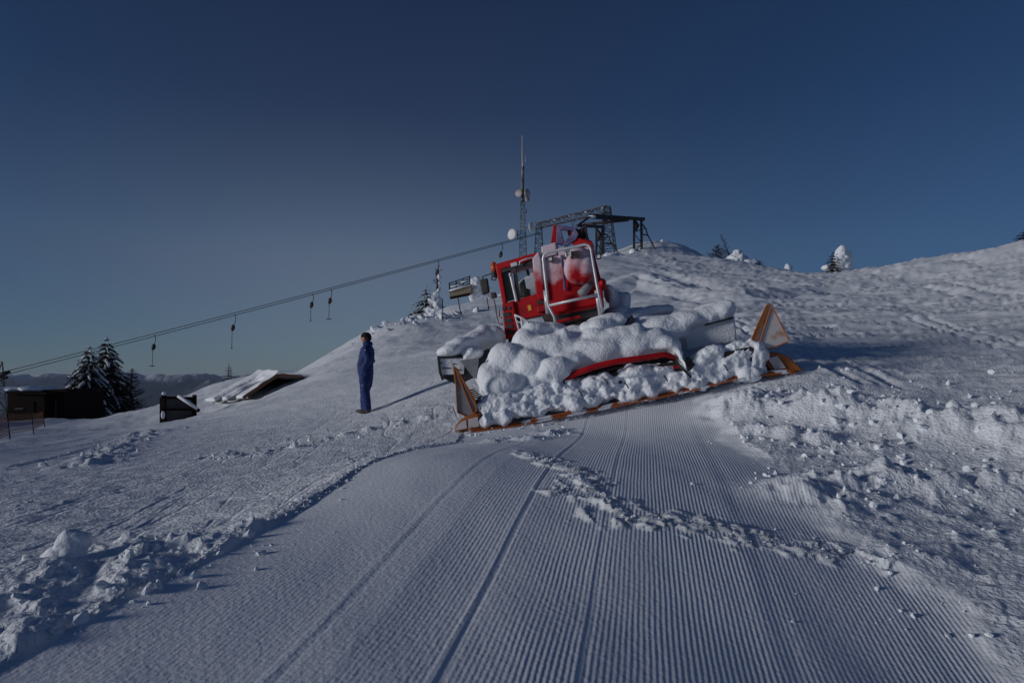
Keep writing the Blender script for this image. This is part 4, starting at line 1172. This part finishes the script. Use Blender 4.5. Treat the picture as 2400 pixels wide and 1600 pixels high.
# ================================================================== trees
def fir(px, pyb, pyt, d, halfw_px, label, seed, snow_amt=0.6, group=None, levels=17, droop=0.5, bare=0.0, base=None):
    rs = random.Random(seed)
    k = d / FPX
    B = base if base is not None else at(px, pyb, d)
    H = (pyb - pyt) * k; Wd = halfw_px * k * 1.38
    t = thing('fir_tree', label, 'tree', B, group)
    b = MB(); b.tube([B - ZU * .4, B + ZU * H * .5, B + ZU * H], [H * .022, H * .012, H * .002], 7); b.build('trunk', M['bark'], t, True)
    cr, sn = MB(), MB()
    sc_ = H / 6.0
    for L in range(levels):
        f = L / (levels - 1)
        z = H * (0.04 + 0.93 * f)
        Lr = Wd * ((1 - f) ** 0.8 * 0.97 + 0.045)
        nb = max(4, int(10 - 4 * f))
        ph = rs.uniform(0, 6.28)
        for j in range(nb):
            if rs.random() < bare: continue
            a = ph + 6.283 * j / nb + rs.uniform(-.25, .25)
            ll = Lr * rs.uniform(.72, 1.12)
            dr = droop * rs.uniform(.7, 1.3)
            out = Vector((math.cos(a), math.sin(a), 0)); sd = Vector((-math.sin(a), math.cos(a), 0))
            pts = []
            for i in range(6):
                u_ = i / 5
                pts.append(B + ZU * (z + ll * (0.10 * u_ - dr * 1.3 * u_ * u_ + .42 * dr * u_ ** 3)) + out * ll * u_)
            for i in range(5):
                for q_ in range(7 if d > 50 else 5):
                    u_ = (i + rs.random()) / 5
                    i0 = min(int(u_ * 5), 4)
                    c = pts[i0].lerp(pts[i0 + 1], u_ * 5 - i0)
                    tw = (0.33 * ll * (1 - .55 * u_) + .10 * sc_) * rs.uniform(.5, 1.1)
                    sg = rs.choice((-1, 1))
                    dirv = (out * rs.uniform(.4, .9) + sd * sg * rs.uniform(.4, 1.0) + ZU * rs.uniform(-.75, -.1)).normalized()
                    wv = dirv.cross(ZU); wv = (wv.normalized() if wv.length > .01 else sd) * tw * .22
                    hv = Vector((0, 0, -tw * .13))
                    cr.add([c, c + dirv * tw * .45 + wv, c + dirv * tw, c + dirv * tw * .45 - wv, c + dirv * tw * .5 + hv * 1.6], [(0, 1, 2, 3), (0, 4, 2)])
            if rs.random() < snow_amt * (.75 if L % 2 else 1):
                i1 = rs.choice((3, 4, 5)) if f < .85 else 5
                rr = (0.034 + .045 * rs.random()) * sc_ * 2.5 * min(1, .5 + ll / Wd)
                P_ = [pts[i] + ZU * rr * .5 for i in range(1, i1 + 1)]
                if len(P_) > 1:
                    sn.tube([p_ + sd * rs.uniform(-.3, .3) * rr for p_ in P_], [rr * (.3 + .8 * rs.random()) * (1 - .35 * i / len(P_)) for i in range(len(P_))], 6)
    if levels > 12:
        cr.build('crown', M['needle'], t)
        sn.build('snow_load', M['snow_far'], t, True)
    else:       # small trees: the snow belongs to the crown's surface
        n0 = len(cr.f); cr.add(sn.v, sn.f)
        o = cr.build('crown', M['needle'], t); o.data.materials.append(M['snow_far'])
        o.data.polygons.foreach_set('material_index', [0] * n0 + [1] * (len(cr.f) - n0))
    return t


BIG = 'two big firs at the end of the road'
fir(203, 985, 808, 52, 74, 'big fir beside the dark hut, the more heavily snow-laden of the two', 3, .95, BIG, 17, .85)
fir(243, 985, 788, 54, 80, 'big fir with dark pointed top, right of the more snow-laden one', 5, .7, BIG, 19, .8)
# bare brown larch at the right of them
def bare_tree(name, px, pyb, pyt, d, wpx, label, seed, n=90, lean=0.0, base=None, thick=1.0):
    rs = random.Random(seed); k = d / FPX
    B = base if base is not None else at(px, pyb, d)
    H = (pyb - pyt) * k; W = wpx * k
    t = thing(name, label, 'tree', B)
    tip = B + ZU * H + RT * lean * k
    b = MB(); b.tube([B - ZU * .3, B.lerp(tip, .5), tip], [H * .022, H * .014, H * .004], 6); b.build('trunk', M['bark'], t, True)
    b = MB()
    for i in range(n):
        f = (i + rs.random()) / n
        a = rs.uniform(0, 6.28); l = W * (1 - f) ** .7 * rs.uniform(.5, 1.1) + .06 * H * .3
        c = B.lerp(tip, .06 + .92 * f)
        o_ = Vector((math.cos(a), math.sin(a), 0))
        e = c + o_ * l + ZU * l * rs.uniform(-.05, .55)
        m_ = c.lerp(e, .55) - ZU * l * .10
        b.tube([c, m_, e], [.012 * thick * H / 3.5, .009 * thick * H / 3.5, .003 * thick * H / 3.5], 3, False)
        for _ in range(6):
            u_ = rs.random(); s_ = m_.lerp(e, u_)
            e2 = s_ + (o_ * rs.uniform(.1, .5) + Vector((rs.uniform(-.5, .5), rs.uniform(-.5, .5), rs.uniform(-.1, .6)))) * l * .35
            b.tube([s_, e2], [.006 * thick * H / 3.5, .003 * thick * H / 3.5], 3, False)
    b.build('branches', M['twig'], t)
    return t


bare_tree('larch_tree', 305, 990, 862, 53, 42, 'bare brown twiggy larch at the right foot of the two big firs', 8, 200, 0, None, 1.7)
fir(535, 905, 848, 42, 14, 'small snow-covered fir alone on the edge above the chalet roof', 11, .95, None, 10, .4)
# snowy fir on the ridge and its cone of snow
q, d = G(1003, 737)
d = 43
fir(1000, 738, 668, d, 36, 'half snow-plastered fir on the ridge leaning left under the rope, beside the snow cone', 13, .8, None, 9, .6, .25)
b = MB(); b.tube([at(1018, 735, d), at(1026, 660, d), at(1027, 622, d)], [.09, .06, .02], 6)
t = thing('dead_tree', 'thin snow-tipped dead tree rising from the white snow cone on the ridge', 'tree', at(1020, 738, d))
b.build('trunk', M['bark'], t)
b = MB()
for k in range(26):
    f = random.random(); c = at(1022 + 4 * f, 700 - 70 * f, d); b.tube([c, c + Vector((random.uniform(-.32, .32), random.uniform(-.3, .3), random.uniform(-.12, .15)))], .018, 4)
b.build('branches', M['twig'], t)
b = MB(); b.blob(at(1029, 649, d), (.12, .14, .20), 2); b.blob(at(1030, 664, d), (.13, .14, .12), 2); b.blob(at(1028, 680, d), (.12, .14, .14), 2); o = b.build('snow_load', M['snow_far'], t, True); lumpy(o, .03, .03, 5, 4); separate(o)
def far_snow(px, lst, d, label, seed, name='snow_mound', cat='snow mound'):
    b = MB(); k = d / FPX
    for (x, y, rx, ry) in lst: b.blob(at(x, y, d), (rx * k, rx * k * .8, ry * k), 3)
    q = at(lst[0][0], lst[0][1], d)
    o = b.build(name, M['snow_far'], None, True); o.location = q; o.data.transform(Matrix.Translation(-q))
    lumpy(o, max(.04, d * .0012), .10, 2.2, seed, .06, 6)
    return tag(o, label, cat)


far_snow(1010, [(1022, 745, 46, 14), (1020, 728, 30, 16), (1021, 710, 18, 18), (1022, 694, 10, 16), (990, 744, 34, 10)], 43, 'white cone of snow on the ridge around the thin dead tree', 3)
far_snow(1122, [(1120, 690, 20, 26), (1116, 665, 15, 18), (1130, 676, 14, 18), (1142, 690, 16, 18)], 57, 'round plastered snow mass directly right of the wooden terrace', 5)
# right-hand ridge
q, d = G(1968, 628)
dd = 45
far_snow(1968, [(1975, 602, 16, 26), (1968, 618, 16, 18), (1984, 620, 15, 16), (1990, 606, 9, 20), (1972, 586, 10, 10), (1945, 628, 20, 8)], dd, 'tall egg-shaped snow plaster on the right half of the lone ridge tree', 8, 'snow_plaster', 'snow mass')
fir(1952, 634, 584, dd - .3, 18, 'lone short dark fir on the right ridge half buried under snow', 17, .35, None, 8, .5, .1)
bare_tree('dead_tree', 1716, 612, 546, 64, 16, 'leaning dead tree with bare pointed tip on the ridge right of the station', 19, 46, -26, None, 2.6)
bare_tree('mountain_shrub', 1684, 615, 572, 66, 34, 'tangled bare shrub left of the leaning dead tree on the ridge', 20, 110, 0, None, 3.2)
far_snow(1725, [(1727, 610, 26, 17), (1728, 594, 12, 9), (1708, 618, 34, 11), (1754, 618, 32, 10)], 62, 'pointed snow mound at the foot of the leaning dead tree', 12)
fir(1781, 622, 607, 59, 9, 'tiny snowy shrub on the ridge right of the pointed mound', 23, .7, None, 4, .2)
far_snow(1846, [(1846, 622, 5, 6), (1848, 627, 10, 5)], 53, 'small white snow stub standing on the low saddle of the ridge', 13)
far_snow(1555, [(1553, 566, 5, 7), (1557, 572, 8, 6)], 72, 'little white snow knob on the summit dome right of the station', 14)
fir(1577, 606, 583, 68, 7, 'tiny dark shrub poking from the snow below the summit dome', 24, .4, None, 4, .3)
far_snow(1420, [(1440, 606, 30, 14), (1412, 612, 22, 12), (1455, 612, 24, 10)], 62, 'bright mound of snow at the feet of the gantry', 15)
fir(2400, 563, 537, 38, 20, 'dark fir top cut off by the right edge of the photo', 27, .1, None, 5, .3)
fir(1372, 612, 538, 60, 24, 'dark fir standing behind the winch frame of the cab', 29, .15, None, 11, .5)
fir(1404, 618, 590, 58, 10, 'little dark fir right of the guard hoop below the gantry', 31, .3, None, 5, .4)

# ================================================================== hut at the left
q = at(85, 985, 46)
hut = thing('wooden_hut', 'dark wooden hut with flat snow-covered roof at the end of the road', 'hut', q)
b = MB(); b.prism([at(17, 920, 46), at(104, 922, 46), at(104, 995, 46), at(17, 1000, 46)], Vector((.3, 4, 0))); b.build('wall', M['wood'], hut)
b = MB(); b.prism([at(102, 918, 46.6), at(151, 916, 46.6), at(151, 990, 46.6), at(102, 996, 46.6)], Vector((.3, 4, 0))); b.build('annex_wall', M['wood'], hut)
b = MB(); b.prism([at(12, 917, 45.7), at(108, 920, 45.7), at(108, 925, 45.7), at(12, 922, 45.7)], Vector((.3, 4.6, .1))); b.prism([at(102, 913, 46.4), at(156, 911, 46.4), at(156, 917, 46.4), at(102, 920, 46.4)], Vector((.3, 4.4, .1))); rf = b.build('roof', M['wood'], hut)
b = MB()
for i in range(5): b.blob(at(26 + i * 17, 913, 47.3 + .2 * (i % 2)), (.75, 1.7, .20), 3)
b.blob(at(88, 910, 47.5), (.55, 1.7, .18), 3)
o = b.build('snow_load', M['snow_far'], hut, True); lumpy(o, .05, .04, 2, 4)
b = MB(); b.prism([at(34, 956, 45.95), at(54, 955, 45.95), at(54, 959, 45.95), at(34, 960, 45.95)], (0, .03, 0)); b.build('window_slat', M['panel'], hut)
b = MB(); b.bar(at(131, 938, 46.5), at(131, 986, 46.4), .05); b.build('drain_pipe', M['panel'], hut)
b = MB(); b.prism([at(60, 940, 45.96), at(80, 940, 45.96), at(80, 990, 45.96), at(60, 992, 45.96)], (0, .03, 0)); b.build('door', M['wood'], hut)

# safety net fence
q, d = G(26, 1028)
sf = thing('safety_fence', 'sagging orange safety net on three thin posts at the road edge by the hut', 'fence', q)
FP = [(16, 966, 26, 1028), (74, 966, 80, 1014), (100, 962, 106, 1000)]
tops, bots = [], []
for (x0, y0, x1, y1) in FP:
    q, d = G(x1, y1)
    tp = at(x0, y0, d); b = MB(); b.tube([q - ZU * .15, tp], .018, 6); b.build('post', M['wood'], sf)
    tops.append(tp); bots.append(q)
b = MB(); tops = [at(-30, 1006, 18)] + tops; bots = [at(-30, 1050, 18)] + bots
for i in range(3):
    for j in range(7):
        u_ = .22 + .75 * j / 6
        b.tube([bots[i].lerp(tops[i], u_), bots[i].lerp(bots[i + 1], .5).lerp(tops[i].lerp(tops[i + 1], .5), u_ * .92), bots[i + 1].lerp(tops[i + 1], u_)], .007, 4)
    for j in range(26):
        a_ = tops[i].lerp(tops[i + 1], j / 25); c_ = bots[i].lerp(bots[i + 1], j / 25); b.tube([c_.lerp(a_, .22), c_.lerp(a_, .93)], .005, 4)
b.build('net', M['net'], sf)

# back of a wooden notice board by the road
d = 26
q = at(386, 1000, d)
sb = thing('notice_board', 'back of a dark wooden notice board with a snowy beam leaning on it', 'notice board', q)
for (x, y0, y1, dd_) in [(384, 924, 1002, 26), (456, 925, 974, 26.6)]:
    b = MB(); b.bar(at(x, y0, dd_), at(x, y1, dd_), .12); b.build('post', M['wood'], sb)
b = MB(); b.prism([at(374, 930, 26), at(381, 930, 26), at(381, 992, 26), at(374, 992, 26)], (0, .06, 0)); b.build('side_board', M['wood'], sb)
for (y0, y1, th) in [(928, 933, 6), (957, 960, 5), (988, 982, 5)]:
    b = MB(); b.prism([at(380, y0, 25.9), at(455, y1 - 3, 26.5), at(455, y1 - 3 + th, 26.5), at(380, y0 + th, 25.9)], (0, .06, 0)); b.build('rail', M['wood'], sb)
b = MB(); b.prism([at(387, 930, 26.08), at(453, 931, 26.65), at(453, 985, 26.65), at(387, 992, 26.08)], (0, .03, 0)); b.build('board', M['panel'], sb)
b = MB(); b.tube([at(417, 930, 25.9), at(467, 963, 25.9)], .07, 6); lb = b.build('leaning_beam', M['wood'], sb)
b = MB(); b.tube([at(417, 928, 25.88), at(440, 942, 25.88), at(463, 958, 25.88)], [.06, .075, .06], 8); b.build('snow_strip', M['snow'], lb, True)
b = MB(); b.blob(at(382, 972, 25.85), (.07, .08, .16), 2); b.build('snow_patch', M['snow'], sb, True)
b = MB(); b.blob(at(384, 922, 25.95), (.08, .08, .07), 2); b.build('snow_cap', M['snow'], sb, True)

# chalet roof half buried in the slope
dA = 26.0
A_, B_, C_, D_ = at(655, 886, dA), at(606, 882, 33), at(576, 938, dA - .6), at(472, 950, 31)
E_ = at(712, 888, dA + .2); F_ = at(668, 880, 33)
for v_ in (A_, B_, C_, D_, E_, F_): v_.z += .10
ch = thing('buried_chalet', 'brown gable of a chalet buried to its roof in the slope behind the person', 'chalet', C_)
b = MB()
for i in range(12):
    for j in range(12):
        b.add([A_.lerp(B_, (i + a_) / 12).lerp(C_.lerp(D_, (i + a_) / 12), (j + c_) / 12) for a_, c_ in ((0, 0), (1, 0), (1, 1), (0, 1))], [(0, 1, 2, 3)])
b.prism([A_, E_, F_, B_], (0, 0, -.12)); b.build('roof', M['roof'], ch)
b = MB()
fd = Vector((0, -.25, 0))
b.tube([C_ + fd, A_ + fd], .085, 4); b.build('gable_board', M['wood_mid'], ch)
b = MB(); b.tube([A_ + fd, E_ + fd], .085, 4); b.build('gable_board', M['wood_mid'], ch)
b = MB(); b.prism([C_ + Vector((.15, .5, -.1)), A_ + Vector((0, .5, -.1)), E_ + Vector((0, .5, -.1)), E_ + Vector((0, .5, -1.6)), C_ + Vector((0, .5, -1.2))], (0, .1, 0)); b.build('wall', M['wood'], ch)
# snow blanket on the left plane, with two strips slid bare
nu, nv = 120, 60
vs, fs = [], []
nrm = (B_ - A_).cross(C_ - A_).normalized()
if nrm.z < 0: nrm = -nrm
UU_, VV_ = np.meshgrid(np.linspace(-.02, 1.0, nu), np.linspace(-.04, 1.0, nv), indexing='ij')
nz_ = fbm(UU_ * 2.5, VV_ * 2, 2, 77)
for i in range(nu):
    for j in range(nv):
        u_, v_ = UU_[i, j], VV_[i, j]
        th = .13 + .05 * nz_[i, j]
        st = 0
        for (uc, w_, v0) in [(.30, .11, .20), (.60, .10, .10)]:
            st = max(st, float(smooth(w_ * 1.25, w_ * .75, np.array(abs(u_ - uc + .03 * nz_[i, j]))) * smooth(v0 - .05, v0 + .12, np.array(v_))) * (1 if v_ < .97 else 1))
        th = th * (1 - st) - .10 * st
        if v_ > .98: th = min(th, -.02)
        th += .05 * max(0, .08 - v_) / .08
        p_ = A_.lerp(B_, u_).lerp(C_.lerp(D_, u_), v_)
        vs.append(p_ + nrm * th)
for i in range(nu - 1):
    for j in range(nv - 1): fs.append((i * nv + j, (i + 1) * nv + j, (i + 1) * nv + j + 1, i * nv + j + 1))
b = MB(); b.add(vs, fs); b.build('snow_blanket', M['snow_far'], ch, True)

# ================================================================== distant mountains and valley
nx_, ny_ = 260, 70
xs = np.linspace(-7000, 1500, nx_); ys = np.linspace(1500, 9000, ny_)
XX, YY = np.meshgrid(xs, ys, indexing='ij')
rg = 1 - np.abs(fbm(XX / 1500, YY / 1500, 6, 101))
rg2 = 1 - np.abs(fbm(XX / 700, YY / 700, 5, 120))
prof = smooth(2500, 6200, YY)
ZZ = -900 + prof * 900 * (0.52 + .42 * rg * rg) + 130 * prof * rg2 + 250 * smooth(1500, 3000, YY) * (rg2 * .5)
el = ZZ / np.hypot(XX, YY)
lim = 0.016 + 0.004 * fbm(XX / 500, YY * 0 + 3, 4, 130)
ZZ = np.where(el > lim * .55, np.hypot(XX, YY) * (lim * .55 + (el - lim * .55) * .35), ZZ)
mv = np.c_[XX.ravel(), YY.ravel(), ZZ.ravel()]
b = MB(); 
mm = bpy.data.meshes.new('mountains')
fs = [(i * ny_ + j, (i + 1) * ny_ + j, (i + 1) * ny_ + j + 1, i * ny_ + j + 1) for i in range(nx_ - 1) for j in range(ny_ - 1)]
mm.from_pydata([tuple(v) for v in mv], [], fs); mm.polygons.foreach_set('use_smooth', [True] * len(fs)); mm.update()
mo = bpy.data.objects.new('mountains', mm); col.objects.link(mo); tag(mo, kind='structure')
m, nt, p = new_mat('mountain_rock')
ge = nt.nodes.new('ShaderNodeNewGeometry'); sx = nt.nodes.new('ShaderNodeSeparateXYZ'); nt.links.new(ge.outputs['Position'], sx.inputs[0])
nn = nt.nodes.new('ShaderNodeTexNoise'); nn.inputs['Scale'].default_value = .006; nn.inputs['Detail'].default_value = 9
nt.links.new(ge.outputs['Position'], nn.inputs['Vector'])
ad = nt.nodes.new('ShaderNodeMath'); ad.operation = 'MULTIPLY_ADD'; nt.links.new(nn.outputs['Fac'], ad.inputs[0]); ad.inputs[1].default_value = 420; nt.links.new(sx.outputs['Z'], ad.inputs[2])
mr_ = nt.nodes.new('ShaderNodeMapRange'); nt.links.new(ad.outputs[0], mr_.inputs[0]); mr_.inputs[1].default_value = 215; mr_.inputs[2].default_value = 330
mx = nt.nodes.new('ShaderNodeMixRGB'); nt.links.new(mr_.outputs[0], mx.inputs[0]); mx.inputs[1].default_value = (.035, .045, .06, 1); mx.inputs[2].default_value = (.50, .52, .58, 1)
nt.links.new(mx.outputs[0], p.inputs['Base Color']); p.inputs['Roughness'].default_value = .9
mm.materials.append(m)
vm = MB(); vm.add([(-9500, -2500, -920), (9500, -2500, -920), (9500, 9500, -920), (-9500, 9500, -920)], [(0, 1, 2, 3)])
tag(vm.build('valley_floor', mat('valley_forest', (.03, .04, .045), .9, c2=(.05, .06, .06), scale=.002)), kind='structure')

# the air between here and the mountains
hz = MB(); hz.box((0, 3500, -389), (19200, 12400, 1082))
ho = hz.build('haze', None, None); tag(ho, kind='stuff')
m = bpy.data.materials.new('haze_air'); m.use_nodes = True; nt = m.node_tree
nt.nodes.remove(nt.nodes['Principled BSDF'])
vo = nt.nodes.new('ShaderNodeVolumePrincipled'); vo.inputs['Color'].default_value = (.62, .74, 1.0, 1); vo.inputs['Density'].default_value = 5.0e-5; vo.inputs['Anisotropy'].default_value = 0.1
nt.links.new(vo.outputs[0], nt.nodes['Material Output'].inputs['Volume'])
ho.data.materials.clear(); ho.data.materials.append(m)

# ------------------------------------------------------------------ light
SUN_EL = 9.3
SUN_DIR = Vector((-0.95, -0.31, 0)).normalized() * math.cos(R(SUN_EL)) + Vector((0, 0, math.sin(R(SUN_EL))))
sd = bpy.data.lights.new('sun', 'SUN'); so = bpy.data.objects.new('sun', sd); col.objects.link(so)
sd.energy = 3.2; sd.angle = R(12.0); sd.color = (1.0, 0.97, 0.94)
so.rotation_euler = SUN_DIR.to_track_quat('Z', 'Y').to_euler()
so.location = (-20, -15, 30)
w = bpy.data.worlds.new('World'); sc.world = w; w.use_nodes = True
wn = w.node_tree
sky = wn.nodes.new('ShaderNodeTexSky'); sky.sky_type = 'NISHITA'; sky.sun_disc = False
sky.sun_elevation = R(SUN_EL)
sky.sun_rotation = math.atan2(SUN_DIR.x, SUN_DIR.y)
sky.altitude = 1600; sky.air_density = 1.0; sky.dust_density = 0.0; sky.ozone_density = 6.0
bg = wn.nodes['Background']; bg.inputs['Strength'].default_value = 0.064
# pale winter haze low over the horizon, added to the clear sky
tcw = wn.nodes.new('ShaderNodeTexCoord'); sxw = wn.nodes.new('ShaderNodeSeparateXYZ'); wn.links.new(tcw.outputs['Generated'], sxw.inputs[0])
rw = wn.nodes.new('ShaderNodeValToRGB'); rw.color_ramp.interpolation = 'B_SPLINE'
els = rw.color_ramp.elements
els[0].position = 0.0; els[0].color = (0.95, 1.02, 1.30, 1)
els[1].position = 1.0; els[1].color = (0.10, 0.03, 0.10, 1)
for ps, c_ in ((0.10, (1.40, 1.62, 1.80, 1)), (0.22, (.75, .80, .82, 1)), (0.38, (.14, .10, .12, 1))):
    e_ = els.new(ps); e_.color = c_
wn.links.new(sxw.outputs['Z'], rw.inputs[0])
gd = wn.nodes.new('ShaderNodeVectorMath'); gd.operation = 'DOT_PRODUCT'; gd.inputs[1].default_value = Vector((-0.20, 1.0, 0.10)).normalized()
wn.links.new(tcw.outputs['Generated'], gd.inputs[0])
gm = wn.nodes.new('ShaderNodeMath'); gm.operation = 'MAXIMUM'; gm.inputs[1].default_value = 0.0; wn.links.new(gd.outputs['Value'], gm.inputs[0])
gp = wn.nodes.new('ShaderNodeMath'); gp.operation = 'POWER'; gp.inputs[1].default_value = 14.0; wn.links.new(gm.outputs[0], gp.inputs[0])
gs = wn.nodes.new('ShaderNodeMath'); gs.operation = 'MULTIPLY_ADD'; gs.inputs[1].default_value = 1.75; gs.inputs[2].default_value = 0.62; wn.links.new(gp.outputs[0], gs.inputs[0])
hm = wn.nodes.new('ShaderNodeMixRGB'); hm.blend_type = 'MULTIPLY'; hm.inputs[0].default_value = 1.0
wn.links.new(rw.outputs[0], hm.inputs[1]); wn.links.new(gs.outputs[0], hm.inputs[2])
adw = wn.nodes.new('ShaderNodeMixRGB'); adw.blend_type = 'ADD'; adw.inputs[0].default_value = 1.0
wn.links.new(sky.outputs[0], adw.inputs[1]); wn.links.new(hm.outputs[0], adw.inputs[2])
wn.links.new(adw.outputs[0], bg.inputs['Color'])
sc.view_settings.view_transform = 'Standard'
sc.view_settings.look = 'None'
sc.view_settings.exposure = -0.87
sc.view_settings.gamma = 1.0
